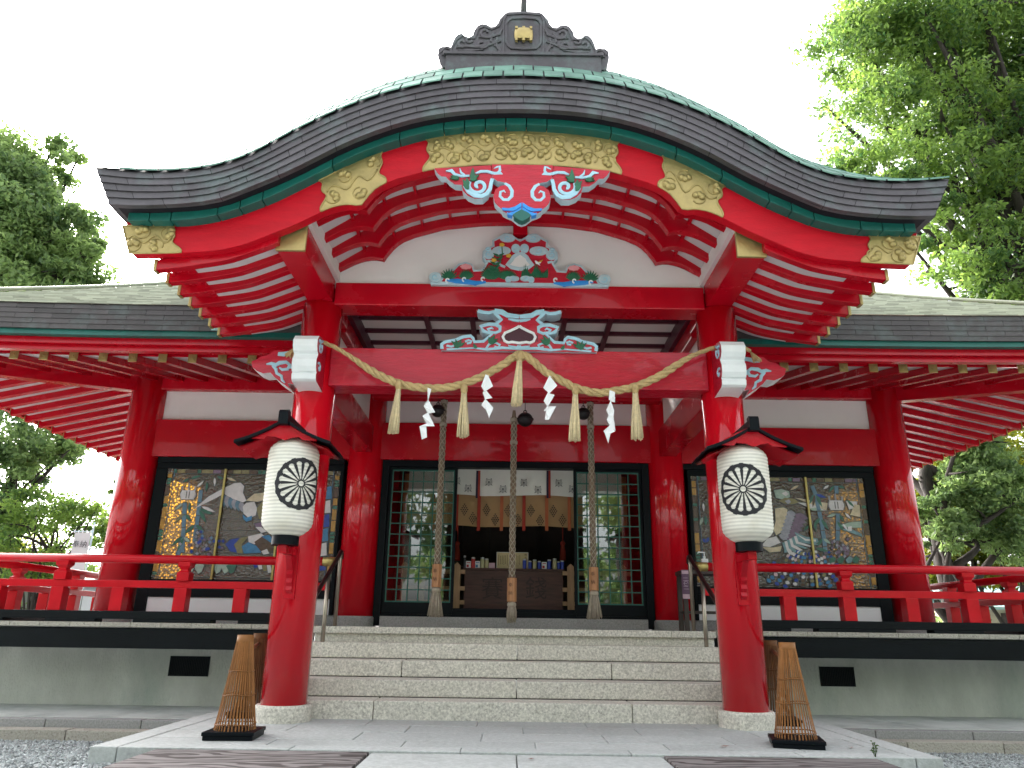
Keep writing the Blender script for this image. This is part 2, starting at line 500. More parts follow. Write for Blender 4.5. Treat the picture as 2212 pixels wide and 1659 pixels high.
# ================================================================== SETTING: ground
def gravel_z(x, y):
    t = min(1.0, max(0.0, (0.85 - y) / 2.6))
    return -0.30 + 0.21 * t
g = MB()
xs = list(np.linspace(-40, 40, 41)); ys = [-40, -20, -10, -6, -4, -3, -2.2, -1.75, -1.2, -0.6, 0, 0.5, 0.9, 1.5, 4, 10, 20, 40, 90]
g.grid([[(x, y, gravel_z(x, y) - 0.02) for x in xs] for y in ys], smooth=False)
GRAVEL = mat('grey_gravel', (0.36, 0.39, 0.39), 0.9, var=0.3, vscale=9.0, rnd=0.42, dark=(0.11, 0.12, 0.12), dscale=60.0, damt=0.7, bump=0.9, bscale=70.0)
struct(g.build('ground', GRAVEL))
pb = MB()
rp = random.Random(3)
octv = np.array([(1, 0, 0), (-1, 0, 0), (0, 1, 0), (0, -1, 0), (0, 0, 1), (0, 0, -1)], float)
octf = [(0, 2, 4), (2, 1, 4), (1, 3, 4), (3, 0, 4), (2, 0, 5), (1, 2, 5), (3, 1, 5), (0, 3, 5)]
for side in (-1, 1):
    for k in range(9500):
        y = rp.uniform(-2.7, 0.86)
        x = side * rp.uniform(2.2, 6.6)
        if y > -1.68 and abs(x) < 3.13:
            continue
        z = gravel_z(x, y) - 0.012
        s0 = rp.uniform(0.010, 0.021)
        a = rp.uniform(0, 6.28); c, s1 = math.cos(a), math.sin(a)
        v = octv * np.array([s0 * rp.uniform(.8, 1.5), s0 * rp.uniform(.7, 1.2), s0 * rp.uniform(.5, .9)]) + np.array([[rp.gauss(0, .15) * s0 for _ in range(3)] for _ in range(6)])
        v = np.column_stack([v[:, 0] * c - v[:, 1] * s1 + x, v[:, 0] * s1 + v[:, 1] * c + y, v[:, 2] + z])
        pb.add(v, octf, 0, False, rp.random())
struct(pb.build('gravel', GRAVEL, recalc=False), 'stuff')

# concrete terrace strip with its two kerbs, left and right of the platform
tm = MB()
for sx in (-1, 1):
    xe = [sx * v for v in (2.3, 4.4, 6.5, 8.6, 11.0)]
    for i in range(4):
        a, b = sorted((xe[i], xe[i + 1]))
        tm.box(a + .004, b - .004, 1.16, 2.6, -0.4, -0.118, rn=R_.random())
struct(tm.build('concrete_terrace', CONC, bevel=.006))
for nm, y0, y1, z1, m in (('kerb', 1.0, 1.155, -0.122, GRANITEG), ('kerb', 0.80, 0.995, -0.205, GRANITER)):
    km = MB()
    for sx in (-1, 1):
        x = 2.2
        while x < 11:
            L = R_.uniform(.55, 1.05)
            a, b = sorted((sx * (x + .004), sx * (x + L - .004)))
            km.box(a, b, y0, y1, -0.5, z1 + R_.uniform(-.003, .003), rn=R_.random())
            x += L
    struct(km.build(nm, m, bevel=.008))

# paved platform in front of the steps
pm = MB()
PX = 3.11
pm.box(-PX + .16, PX - .16, -1.66, 2.4, -0.5, -0.010, rn=0.35)
rows = [(-1.70, -1.16), (-1.16, -0.68), (-0.68, -0.22), (-0.22, 0.40)]
offs = [0.0, 0.43, 0.08, 0.5]
for (y0, y1), of in zip(rows, offs):
    x = -PX + .20 - of
    while x < PX - .2:
        L = 1.02
        a, b = max(x, -PX + .20), min(x + L, PX - .20)
        if b - a > .06:
            pm.box(a + .004, b - .004, max(y0, -1.50) + .004, y1 - .004, -0.06, R_.uniform(-.001, .001), rn=R_.random())
        x += L
for sx in (-1, 1):                                   # side and front edging
    y = -1.70
    while y < 2.3:
        a, b = sorted((sx * PX, sx * (PX - .196)))
        pm.box(a, b, y + .004, min(y + 1.1, 2.3) - .004, -0.4, .002, rn=R_.random())
        y += 1.1
x = -PX + .2
while x < PX - .2:
    pm.box(x + .004, min(x + 1.25, PX - .2) - .004, -1.70, -1.503, -0.4, .0015, rn=R_.random())
    x += 1.25
struct(pm.build('paved_platform', PAVE, bevel=.007))
pp = MB()                                            # paved approach path in front of the platform
for j, (y0, y1) in enumerate(((-2.35, -1.705), (-3.1, -2.35), (-3.9, -3.1), (-5.2, -3.9), (-7, -5.2), (-12, -7))):
    for i in range(2):
        pp.box(-1.06 + i * 1.06 + .004, i * 1.06 - .004, y0 + .004, y1 - .004, -.3, -.014, rn=R_.random())
struct(pp.build('paved_path', PAVE, bevel=.006))

# wood grained slabs lying on the gravel in front of the platform
WG = bpy.data.materials.new('wood_grain_slab'); WG.use_nodes = True
t = WG.node_tree; b = t.nodes['Principled BSDF']; b.inputs['Roughness'].default_value = .8
tc = t.nodes.new('ShaderNodeTexCoord'); mp = t.nodes.new('ShaderNodeMapping'); mp.inputs['Scale'].default_value = (.42, 1.2, 1)
wv = t.nodes.new('ShaderNodeTexWave'); wv.inputs['Scale'].default_value = 2.6; wv.inputs['Distortion'].default_value = 17; wv.inputs['Detail'].default_value = 2.5; wv.inputs['Detail Scale'].default_value = 1.1; wv.bands_direction = 'Y'
rmp = t.nodes.new('ShaderNodeValToRGB'); rmp.color_ramp.elements[0].position = .25; rmp.color_ramp.elements[0].color = (.045, .036, .034, 1); rmp.color_ramp.elements[1].position = .5; rmp.color_ramp.elements[1].color = (.185, .168, .165, 1)
t.links.new(tc.outputs['Object'], mp.inputs[0]); t.links.new(mp.outputs[0], wv.inputs[0]); t.links.new(wv.outputs['Fac'], rmp.inputs[0]); t.links.new(rmp.outputs[0], b.inputs['Base Color'])
bp = t.nodes.new('ShaderNodeBump'); bp.inputs['Strength'].default_value = .4; bp.inputs['Distance'].default_value = .01; t.links.new(wv.outputs['Fac'], bp.inputs['Height']); t.links.new(bp.outputs[0], b.inputs['Normal'])
for sx, lab in ((-1, 'wood grained brown slab on the gravel left of the paved path'), (1, 'wood grained brown slab on the gravel right of the paved path')):
    m = MB(); xa, xb = sorted((sx * 1.07, sx * 2.62)); m.box(xa, xb, -3.0, -1.715, -.06, -.006)
    tag(m.build('wood_grain_slab', WG, bevel=.006), lab, 'stone slab', 'wood grained slabs before the platform')

# ================================================================== STONE STEPS
Y1, TR, RI = 0.20, 0.355, 0.1714
ZL = 5 * RI
st = thing('stone_steps', 'pale granite flight of five steps between the red porch pillars', 'steps', (0, 0.2, 0))
joints = [(-1.38, 1.15), (0.02,), (-1.22, 1.05), (0.03,)]
for k in range(4):
    m = MB()
    e = [-2.36] + list(joints[k]) + [2.36]
    for i in range(len(e) - 1):
        m.box(e[i] + .003, e[i + 1] - .003, Y1 + k * TR, Y1 + (k + 1) * TR + .1, k * RI - (.3 if k == 0 else -.007), (k + 1) * RI, rn=R_.random())
    m.build('step', GRANITE, st, bevel=.012)
    if k:
        m = MB(); m.box(-2.35, 2.35, Y1 + k * TR + .012, Y1 + k * TR + .4, k * RI - .01, k * RI + .05); m.build('joint_shadow', SOFFIT, st)  # near-black filler in the joint paints the shadow line below each riser
m = MB(); m.box(-2.37, 2.37, Y1 + 4 * TR + .03, 2.2, 4 * RI - .02, ZL - .075, rn=.4); m.build('step', GRANITE, st, bevel=.004)
m = MB()
for a, b in ((-2.392, -.93), (-.93, 1.86), (1.86, 2.392)):
    m.box(a + .002, b - .002, Y1 + 4 * TR - .02, 2.9, ZL - .075, ZL, rn=R_.random())
m.build('landing_slab', GRANITE, st, bevel=.006)

# ================================================================== HALL
YH = 3.09; B1, B2 = 2.2, 5.535; RH = 0.263
hall = thing('shrine_hall', 'red shrine hall with white wall panels and low sweeping dark copper roof behind the porch', 'shrine hall', (0, YH, 0))
m = MB(); m.box(-11, -2.36, 2.45, 2.7, -.5, .60); m.box(2.36, 11, 2.45, 2.7, -.5, .60); m.build_lr('base_wall', PLASTER, hall)
for sx in (-1, 1):
    p0 = at(372 if sx < 0 else 1772, 1420 if sx < 0 else 1443, 2.45); p1 = at(447 if sx < 0 else 1845, 1458 if sx < 0 else 1480, 2.45)
    xa, xb = sorted((p0[0], p1[0])); za, zb = sorted((p0[1], p1[1]))
    m = MB(); fr = .018
    m.box(xa - fr, xb + fr, 2.437, 2.449, za - fr, za, 0); m.box(xa - fr, xb + fr, 2.437, 2.449, zb, zb + fr, 0)
    m.box(xa - fr, xa, 2.437, 2.449, za, zb, 0); m.box(xb, xb + fr, 2.437, 2.449, za, zb, 0)
    m.box(xa, xb, 2.4465, 2.449, za, zb, 0)
    x = xa + .01
    while x < xb: m.box(x, x + .006, 2.441, 2.446, za, zb, 0); x += .022
    m.build('floor_vent', BLACK, hall)
VF = 1.62                                            # veranda edge
m = MB(); m.box(-7.35, -2.40, VF + .03, 9.4, ZL - .06, ZL - .005); m.box(2.40, 7.35, VF + .03, 9.4, ZL - .06, ZL - .005); m.build_lr('veranda_floor', GRANITEG, hall)
m = MB()
for sx in (-1, 1):
    x = 2.40
    while x < 7.4:
        a, b = sorted((sx * (x + .002), sx * (x + .36 - .002))); m.box(a, b, VF, VF + .3, .815, .868, rn=R_.random()); x += .36
m.build_lr('veranda_edge', GRANITER, hall, bevel=.005)
m = MB(); m.box(-7.4, -2.40, VF + .03, VF + .15, .575, .813); m.box(2.40, 7.4, VF + .03, VF + .15, .575, .813); m.build_lr('veranda_fascia', BLACKW, hall, bevel=.006)
m = MB(); m.box(-7.4, -2.40, VF + .15, 2.72, .60, .66); m.box(2.40, 7.4, VF + .15, 2.72, .60, .66); m.build_lr('veranda_underside', BLACK, hall)
# columns
for X in (-B2, -B1, B1, B2):
    m = MB(); m.lathe([(RH, .99), (RH, 4.45)], X, YH, 48)
    c = m.build('column', REDPILLAR, hall)
    m = MB(); m.lathe([(RH + .03, ZL - .01), (RH + .03, .975), (RH + .015, .993)], X, YH, 40); m.build('base_stone', GRANITEG, c, sharp=30)
for X in (-B2, B2):
    for Y in (6.1, 9.1):
        m = MB(); m.lathe([(RH, .8), (RH, 4.45)], X, Y, 32); m.build('column', REDPILLAR, hall)
# long beams of the front wall
m = MB(); m.box(-B2 - .05, B2 + .05, YH - .13, YH + .13, 3.178, 3.735); m.build('wall_beam', RED, hall, bevel=.012)
m = MB(); m.box(-B2 - .02, B2 + .02, YH - .15, YH + .15, 4.192, 4.46); m.build('wall_beam', RED, hall, bevel=.012)
for sx in (-1, 1):
    m = MB(); m.box(sx * B2 - .13, sx * B2 + .13, YH + .2, 9.0, 3.178, 3.735); m.build('wall_beam', RED, hall, bevel=.012)
    m = MB(); m.box(sx * B2 - .13, sx * B2 + .13, YH + .15, 9.3, 4.19, 4.45); m.build('wall_beam', RED, hall, bevel=.012)
m = MB(); m.box(-B2, B2, YH - .04, YH + .02, 3.7, 4.25); m.build('wall_panel', WHITE, hall)
for sx in (-1, 1):
    m = MB(); m.box(sx * B2 - .02, sx * B2 + .02, YH, 9.0, 3.7, 4.25); m.box(sx * B2 - .03, sx * B2 + .03, 6.3, 9.0, .8, 3.2); m.build('wall_panel', WHITE, hall)
# interior
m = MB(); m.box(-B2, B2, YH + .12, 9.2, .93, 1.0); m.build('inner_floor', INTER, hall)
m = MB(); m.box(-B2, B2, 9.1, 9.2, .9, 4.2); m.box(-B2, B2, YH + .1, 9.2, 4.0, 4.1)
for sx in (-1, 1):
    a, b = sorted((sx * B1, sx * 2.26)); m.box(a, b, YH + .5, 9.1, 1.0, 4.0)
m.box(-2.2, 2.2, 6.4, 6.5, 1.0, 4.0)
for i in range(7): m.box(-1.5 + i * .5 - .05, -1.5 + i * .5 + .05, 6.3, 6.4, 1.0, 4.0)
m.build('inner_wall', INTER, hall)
# sill and door frame
m = MB(); m.box(-1.815, 1.815, 2.85, YH + .1, ZL - .01, .996); m.build('door_sill', GRANITEG, hall, bevel=.006)
DF = 3.0
m = MB(); m.box(-1.94, -1.835, DF, DF + .16, .87, 3.178); m.box(1.835, 1.94, DF, DF + .16, .87, 3.178); m.box(-1.835, 1.835, DF, DF + .16, 3.085, 3.178)
m.box(-1.835, 1.835, DF, DF + .16, .997, 1.03); m.box(-.86, .86, DF + .03, DF + .15, 1.03, 1.075); m.box(-.86, .86, DF + .06, DF + .15, 1.075, 1.115)
m.build('door_frame', BLACK, hall, bevel=.005)
for sx in (-1, 1):
    xa, xb = (-1.833, -.845) if sx < 0 else (.845, 1.833)
    d = MB(); y0, y1 = DF + .04, DF + .09
    d.box(xa, xb, y0, y1, 1.032, 1.185); d.box(xa, xb, y0, y1, 3.045, 3.083); d.box(xa, xa + .04, y0, y1, 1.185, 3.045); d.box(xb - .04, xb, y0, y1, 1.185, 3.045)
    ins = xb if sx < 0 else xa
    d.box(min(ins, ins - sx * -.0), max(ins, ins), y0, y1, 1.03, 1.031)
    door = d.build('lattice_door', BLACK, hall, bevel=.004)
    m = MB(); la, lb = xa + .04, xb - .04
    m.box(la, lb, y0 + .004, y1 - .01, 1.185, 1.203); m.box(la, lb, y0 + .004, y1 - .01, 3.027, 3.045); m.box(la, la + .016, y0 + .004, y1 - .01, 1.203, 3.027); m.box(lb - .016, lb, y0 + .004, y1 - .01, 1.203, 3.027)
    for i in range(1, 6):
        x = la + (lb - la) * i / 6; m.box(x - .007, x + .007, y0 + .008, y0 + .026, 1.203, 3.027)
    for j in range(1, 12):
        z = 1.203 + (3.027 - 1.203) * j / 12; m.box(la + .016, lb - .016, y0 + .006, y0 + .024, z - .007, z + .007)
    m.build('lattice', TEALBAR, door)
    m = MB(); m.box(la + .005, lb - .005, y0 + .030, y0 + .034, 1.19, 3.04); m.build('pane', GLASS, door)

# ------------------------------------------------------------------ stained glass windows
LEAD = mat('window_lead', (0.055, 0.058, 0.064), 0.45)
def gm(n, c, v=.25): return mat(n, c, 0.22, var=v, vscale=14.0, bump=0.25, bscale=40.0)
G_WH = gm('opal_white_glass', (.62, .60, .62), .12); G_GR = gm('grey_lilac_glass', (.30, .30, .36)); G_CR = gm('cream_glass', (.55, .47, .33))
G_BL = gm('blue_glass', (.05, .20, .40)); G_DB = gm('deep_blue_glass', (.02, .05, .32)); G_OL = gm('olive_glass', (.22, .19, .09)); G_GN = gm('green_glass', (.04, .14, .10))
G_PG = gm('pale_green_glass', (.32, .42, .36)); G_PU = gm('purple_glass', (.17, .11, .18)); G_TQ = gm('slate_turquoise_glass', (.16, .28, .32)); G_BR = gm('brown_glass', (.09, .05, .035)); G_PK = gm('pink_glass', (.6, .42, .46)); G_AM = gm('amber_glass', (.40, .21, .04)); G_ST = gm('steel_blue_glass', (.11, .20, .29))
GL = [LEAD, G_WH, G_GR, G_CR, G_BL, G_DB, G_OL, G_GN, G_PG, G_PU, G_TQ, G_BR, G_PK, G_AM, G_ST]
WH, GR, CR_, BL, DB, OL, GN, PG, PU, TQ, BR, PK, AM, ST = range(1, 15)
YW = 3.02
def piece(m, pts, c):                                # one cut of glass in its lead came
    cx = sum(p[0] for p in pts) / len(pts); cz = sum(p[1] for p in pts) / len(pts)
    big = []
    for p in pts:
        dx, dz = p[0] - cx, p[1] - cz; L = math.hypot(dx, dz) + 1e-6
        big.append((p[0] + dx / L * .012, p[1] + dz / L * .012))
    y = YW - .003 - piece.k * .00004
    piece.k += 1
    m.prism(big, y - .002, YW, 0); m.prism(pts, y - .004, y - .001, c)
piece.k = 0
def leaf(m, p0, p1, wd, c):
    wd = wd * .55
    dx, dz = p1[0] - p0[0], p1[1] - p0[1]; L = math.hypot(dx, dz); nx, nz = -dz / L * wd, dx / L * wd
    q = lambda t, s: (p0[0] + dx * t + nx * s, p0[1] + dz * t + nz * s)
    piece(m, [p0, q(.2, .7), q(.45, 1), q(.75, .6), p1, q(.75, -.6), q(.45, -1), q(.2, -.7)], c)
def seg(m, p0, p1, wd, c):
    dx, dz = p1[0] - p0[0], p1[1] - p0[1]; L = math.hypot(dx, dz); nx, nz = -dz / L * wd, dx / L * wd
    piece(m, [(p0[0] + nx, p0[1] + nz), (p1[0] + nx, p1[1] + nz), (p1[0] - nx, p1[1] - nz), (p0[0] - nx, p0[1] - nz)], c)
def drum(m, cx, cz, wd, ht):
    pts = [(cx - wd * .82, cz + ht), (cx + wd * .82, cz + ht), (cx + wd, cz + ht * .3), (cx + wd, cz - ht * .3), (cx + wd * .75, cz - ht), (cx - wd * .75, cz - ht), (cx - wd, cz - ht * .3), (cx - wd, cz + ht * .3)]
    piece(m, pts, GR)
    for i in range(6):
        z = cz + ht * (.82 - i * .33); ww = wd * (.97 - .16 * abs(i - 2.4) / 2.4); m.box(cx - ww, cx + ww, YW - .02, YW - .008, z - .012, z + .012, WH)
    for dx in (-.02, .02): m.box(cx + dx - .006, cx + dx + .006, YW - .021, YW - .008, cz - .05, cz + .05, 0)
    for dx in (-.8, 0, .8): m.box(cx + wd * dx - .012, cx + wd * dx + .012, YW - .018, YW - .006, cz + ht, cz + ht + (.10 if dx == 0 else .06), GR)
WL = crop(550, 1750, 2.2118); WRc = crop(2650, 1800, 2.37)
fl = lambda x, y: WL(x, y, YW); fr_ = lambda x, y: WRc(x, y, YW)
def window(sx, art):
    xa, xb = (-5.06, -2.545) if sx < 0 else (2.545, 5.06)
    f = MB(); o = .16
    f.box(xa - o, xb + .05 + (0 if sx < 0 else .11), YH - .10, YH + .05, 3.095, 3.178); f.box(xa - (o if sx < 0 else .05), xb + (.05 if sx < 0 else o), YH - .085, YH + .05, 3.005, 3.093)
    f.box(xa - (o if sx < 0 else .05), xa, YH - .095, YH + .05, 1.0, 3.005); f.box(xb, xb + (.05 if sx < 0 else o), YH - .095, YH + .05, 1.0, 3.005)
    f.box(xa, xb, YH - .08, YH + .05, 1.35, 1.452); f.box(xa, xb, YH - .095, YH + .05, 1.21, 1.345)
    fo = f.build('window_frame', BLACK, hall, bevel=.006)
    p = MB(); p.box(xa, xb, YW, YW + .008, 1.452, 3.005); p.build('amber_pane', AMBER, fo)
    m = MB(); art(m)
    r = random.Random(5 + sx)                        # border of small amber and green squares
    z = 1.50
    while z < 2.94:
        h = r.choice((.05, .16, .11)); c = GN if h == .05 else r.choice((AM, BR, AM))
        for x in (xa + .012, xb - .072): m.box(x, x + .06, YW - .006, YW - .001, z + .006, min(z + h, 2.95) - .006, c)
        z += h
    x = xa + .08
    while x < xb - .1:
        l = r.choice((.06, .17, .12)); c = GN if l == .06 else r.choice((BR, OL, PU))
        m.box(x + .006, min(x + l, xb - .09) - .006, YW - .006, YW - .001, 2.945, 2.995, c); x += l
    for x in (xa + .085, xa + .10, xb - .105, xb - .09): m.box(x, x + .006, YW - .009, YW, 1.452, 3.005, ST if x in (xa + .10, xb - .105) else 0)
    for zz in (2.93, 1.475): m.box(xa, xb, YW - .0095, YW, zz, zz + .008, 0)
    for i in range(1, 9): m.box(xa + .1, xb - .1, YW - .004, YW, 1.48 + i * .162, 1.484 + i * .162, 0)
    m.build('glass_picture', GL, fo, recalc=False)
    for t in (1 / 3, 2 / 3):
        m = MB(); x = xa + (xb - xa) * t - (.015 * sx); m.box(x - .014, x + .014, YW - .045, YW - .012, 1.452, 3.005); m.build('glazing_bar', BRASS, fo)
    m = MB(); m.box(xa, xb, YH - .07, YH + .03, 1.0, 1.21); m.build('dado_panel', DADO, hall)
    m = MB(); m.box(xa - .2, xb + .2, YH - .06, YH + .04, ZL - .01, 1.0); m.build('dado_base', GRANITEG, hall)
def art_left(m):
    P = lambda l: [fl(*q) for q in l]
    for a, b in (((395, 505), (372, 945)), ((535, 395), (480, 850)), ((375, 850), (320, 1000))):
        p0, p1 = fl(*a), fl(*b)
        for i in range(4):
            t0, t1 = i / 4 + .01, (i + 1) / 4 - .01
            seg(m, (p0[0] + (p1[0] - p0[0]) * t0, p0[1] + (p1[1] - p0[1]) * t0), (p0[0] + (p1[0] - p0[0]) * t1, p0[1] + (p1[1] - p0[1]) * t1), .028, ST)
    for a, b, wd, c in (((430, 300), (380, 330), .03, GN), ((440, 300), (540, 270), .03, GN), ((500, 370), (560, 320), .03, WH), ((590, 330), (580, 410), .03, GN), ((655, 290), (655, 365), .03, WH), ((680, 280), (725, 300), .025, GN),
                        ((380, 510), (300, 580), .03, PG), ((440, 510), (430, 590), .03, GN), ((540, 540), (660, 590), .04, WH), ((520, 560), (640, 610), .045, GN), ((520, 570), (580, 680), .045, GN), ((390, 600), (300, 690), .035, OL), ((400, 610), (450, 670), .035, GN), ((480, 700), (390, 780), .04, GN), ((490, 700), (560, 760), .04, GN), ((380, 800), (280, 880), .04, GN), ((385, 810), (330, 930), .04, GN), ((385, 810), (440, 850), .04, PG), ((760, 290), (840, 320), .035, CR_)):
        leaf(m, fl(*a), fl(*b), wd, c)
    drum(m, *fl(424, 440), .115, .065)
    piece(m, P([(480, 560), (600, 455), (700, 400), (820, 340), (880, 333), (912, 365), (900, 420), (930, 490), (900, 505), (800, 470), (735, 430), (640, 480)]), WH)
    for i in range(6):
        t = i / 5
        leaf(m, fl(730 + 150 * t, 430 + 70 * t), fl(735 + 165 * t, 545 + 45 * t), .08, GR if i % 2 else ST)
    piece(m, P([(925, 490), (1000, 430), (1090, 420), (1100, 480), (1030, 500)]), CR_)
    piece(m, P([(900, 540), (930, 510), (1000, 500), (1025, 560), (1010, 620), (950, 640), (905, 600)]), WH)
    piece(m, P([(900, 610), (930, 640), (980, 620), (975, 660), (930, 672), (905, 650)]), BL)
    piece(m, P([(1020, 560), (1090, 470), (1110, 520), (1095, 640), (1040, 650)]), OL)
    piece(m, P([(1000, 690), (1060, 680), (1075, 740), (1030, 750)]), PU)
    piece(m, P([(1010, 720), (1060, 720), (1110, 760), (1060, 770)]), WH)
    for l, c in (([(750, 870), (790, 830), (870, 815), (820, 880), (860, 945), (790, 930)], DB), ([(825, 870), (880, 815), (950, 800), (890, 870), (900, 950), (850, 945)], OL), ([(890, 890), (950, 850), (1030, 890), (1060, 945), (910, 950)], BL), ([(945, 800), (1060, 775), (1090, 800), (1000, 870), (950, 850)], WH), ([(1000, 850), (1070, 800), (1150, 830), (1170, 930), (1080, 945), (1030, 900)], BR), ([(1060, 800), (1130, 790), (1180, 840), (1180, 880)], BL), ([(1060, 930), (1110, 910), (1130, 950), (1080, 960)], WH)):
        piece(m, P(l), c)
    r = random.Random(2)
    for i in range(34):
        x, y = r.gauss(555, 55), r.gauss(880, 55); w_ = 16
        piece(m, P([(x - w_, y), (x, y - w_), (x + w_, y), (x, y + w_)]), r.choice((PU, DB, ST, PU, GR)))
    for i in range(9):
        x, y = 715 + r.uniform(-30, 30), 880 + r.uniform(-40, 40); piece(m, P([(x - 15, y), (x, y - 15), (x + 15, y), (x, y + 15)]), r.choice((PU, DB, BR)))
    for x in (440, 520, 680, 750, 800): 
        piece(m, P([(x - 45, 1060), (x, 1030), (x + 45, 1050), (x + 20, 1110), (x - 10, 1125)]), r.choice((GN, TQ, PG)))
    for i in range(4): piece(m, P([(985 + i * 40, 1030), (1020 + i * 40, 1020), (1030 + i * 40, 1070 + i * 15), (1000 + i * 40, 1075 + i * 15)]), (DB, WH, OL, WH)[i])
    for i, c in enumerate((BL, WH, DB, BL, WH, DB)): piece(m, [(-2.78, 2.75 - i * .2), (-2.66, 2.78 - i * .2), (-2.64, 2.6 - i * .2), (-2.80, 2.58 - i * .2)], c)
def art_right(m):
    P = lambda l: [fr_(*q) for q in l]
    for l, c in (([(940, 310), (1010, 300), (1080, 320), (1090, 370), (1040, 400), (960, 380)], PG), ([(980, 410), (1040, 380), (1130, 390), (1180, 425), (1110, 440), (1040, 435)], OL), ([(1010, 340), (1050, 320), (1080, 345), (1050, 365)], WH), ([(1040, 410), (1080, 395), (1100, 420), (1070, 440)], GR), ([(1160, 425), (1280, 430), (1420, 500), (1300, 490)], WH), ([(1130, 380), (1260, 400), (1440, 430), (1430, 500), (1290, 440)], CR_), ([(1610, 410), (1715, 415), (1710, 470), (1640, 490)], WH), ([(1690, 440), (1740, 450), (1745, 560), (1650, 540)], CR_), ([(1550, 640), (1640, 610), (1755, 600), (1755, 660), (1640, 660)], PG), ([(1560, 670), (1660, 670), (1760, 720), (1760, 745), (1640, 700)], TQ), ([(1630, 650), (1665, 645), (1665, 690), (1630, 690)], WH), ([(1270, 480), (1340, 470), (1400, 500), (1300, 500)], PG)):
        piece(m, P(l), c)
    for a, b in (((1295, 270), (1330, 350)), ((1325, 355), (1360, 500)), ((1362, 510), (1395, 680)), ((1395, 690), (1415, 830)), ((1415, 840), (1430, 960)), ((1520, 270), (1525, 340)), ((1535, 530), (1535, 680)), ((1535, 690), (1530, 850))):
        seg(m, fr_(*a), fr_(*b), .028, ST)
    drum(m, *fr_(1520, 450), .115, .07)
    for a, b, wd, c in (((1310, 350), (1270, 440), .04, GN), ((1320, 350), (1300, 470), .04, BR), ((1330, 350), (1390, 470), .045, GN), ((1330, 350), (1430, 380), .04, DB), ((1500, 265), (1450, 330), .03, GN), ((1450, 265), (1400, 300), .03, WH), ((1540, 270), (1600, 290), .03, GN), ((1380, 580), (1450, 680), .045, GN), ((1370, 570), (1310, 640), .04, GN), ((1320, 610), (1330, 690), .035, GN), ((1260, 640), (1220, 690), .03, GN), ((1520, 530), (1430, 560), .035, PG), ((1550, 540), (1590, 600), .035, GN), ((1600, 520), (1660, 580), .03, WH), ((1530, 600), (1590, 690), .04, GN), ((1580, 620), (1630, 690), .03, WH), ((1390, 760), (1340, 830), .04, GN), ((1400, 760), (1470, 810), .04, PG), ((1170, 265), (1090, 310), .035, CR_), ((1620, 400), (1690, 470), .035, GN), ((1330, 850), (1450, 880), .04, GN), ((280, 430), (285, 510), .03, WH), ((300, 550), (305, 640), .04, GN), ((275, 560), (250, 640), .04, PG), ((280, 760), (300, 800), .04, DB), ((330, 750), (310, 800), .04, DB)):
        leaf(m, fr_(*a), fr_(*b), wd, c)
    piece(m, P([(950, 480), (1030, 470), (1065, 490), (1050, 600), (1010, 700), (960, 730), (935, 680), (955, 600)]), CR_)
    for i in range(7):
        t = i / 6
        leaf(m, fr_(1055 - 70 * t, 520 + 210 * t), fr_(1150 - 60 * t, 540 + 220 * t), .09, GR)
        leaf(m, fr_(1130 - 70 * t, 540 + 220 * t), fr_(1260 - 120 * t, 575 + 220 * t), .09, PU)
    piece(m, P([(820, 830), (880, 760), (960, 740), (1000, 800), (900, 840)]), WH)
    piece(m, P([(830, 840), (930, 845), (1010, 830), (1000, 880), (900, 890)]), CR_)
    for i in range(7):
        a0 = (1030 + i * 22, 800 - i * 12)
        b0 = (1050 + i * 48, 905 - abs(i - 1) * 18)
        mid = (a0[0] + 20, (a0[1] + b0[1]) / 2 + 20)
        w_ = 15
        piece(m, P([(a0[0] - w_, a0[1]), (a0[0] + w_, a0[1] - 6), (mid[0] + w_ + 8, mid[1] - 12), (b0[0] + w_, b0[1]), (b0[0] - w_, b0[1] + 6), (mid[0] - w_, mid[1])]), WH if i % 2 else TQ)
    piece(m, P([(1130, 700), (1240, 745), (1345, 760), (1355, 790), (1310, 820), (1210, 790), (1150, 740)]), TQ)
    piece(m, P([(1150, 720), (1240, 765), (1330, 770), (1330, 790), (1230, 780)]), WH)
    r = random.Random(9)
    cols = (DB, WH, BR, BL, PK, WH, OL, DB)
    for ray in range(13):                            # fan of scaled tail feathers
        ang = -1.15 + ray * 2.15 / 12
        n = 10
        for i in range(n):
            d = 60 + i * 36
            x = 1240 + math.sin(ang) * d * (1.05 + .25 * abs(ang)) + (20 if ang > 0 else -5); y = 840 + math.cos(ang * .8) * d
            if y > 1205 or x < 830 or x > 1620: continue
            dx, dy = math.sin(ang), math.cos(ang * .8); w_ = 11 + i * 1.4
            piece(m, P([(x - dy * w_, y + dx * w_), (x + dx * 14 - dy * w_ * .7, y + dy * 14 + dx * w_ * .7), (x + dx * 20, y + dy * 20), (x + dx * 14 + dy * w_ * .7, y + dy * 14 - dx * w_ * .7), (x + dy * w_, y - dx * w_), (x - dx * 14, y - dy * 14)]), r.choice(cols))
    for i in range(40):
        x, y = r.gauss(1610, 55), r.gauss(870, 50); piece(m, P([(x - 15, y), (x, y - 17), (x + 15, y), (x, y + 17)]), r.choice((PU, GR, GR, PU, BR)))
    for x in (1480, 1560, 1640, 1700): piece(m, P([(x - 35, 960), (x, 925), (x + 35, 950), (x + 15, 985), (x - 15, 988)]), r.choice((GN, TQ, GN)))
    for x, y in ((1420, 900), (1450, 890), (1470, 930), (1440, 930), (1590, 1080), (1620, 1070)): piece(m, P([(x - 15, y), (x, y - 15), (x + 15, y), (x, y + 15)]), r.choice((DB, BL, PU)))
window(-1, art_left)
window(1, art_right)

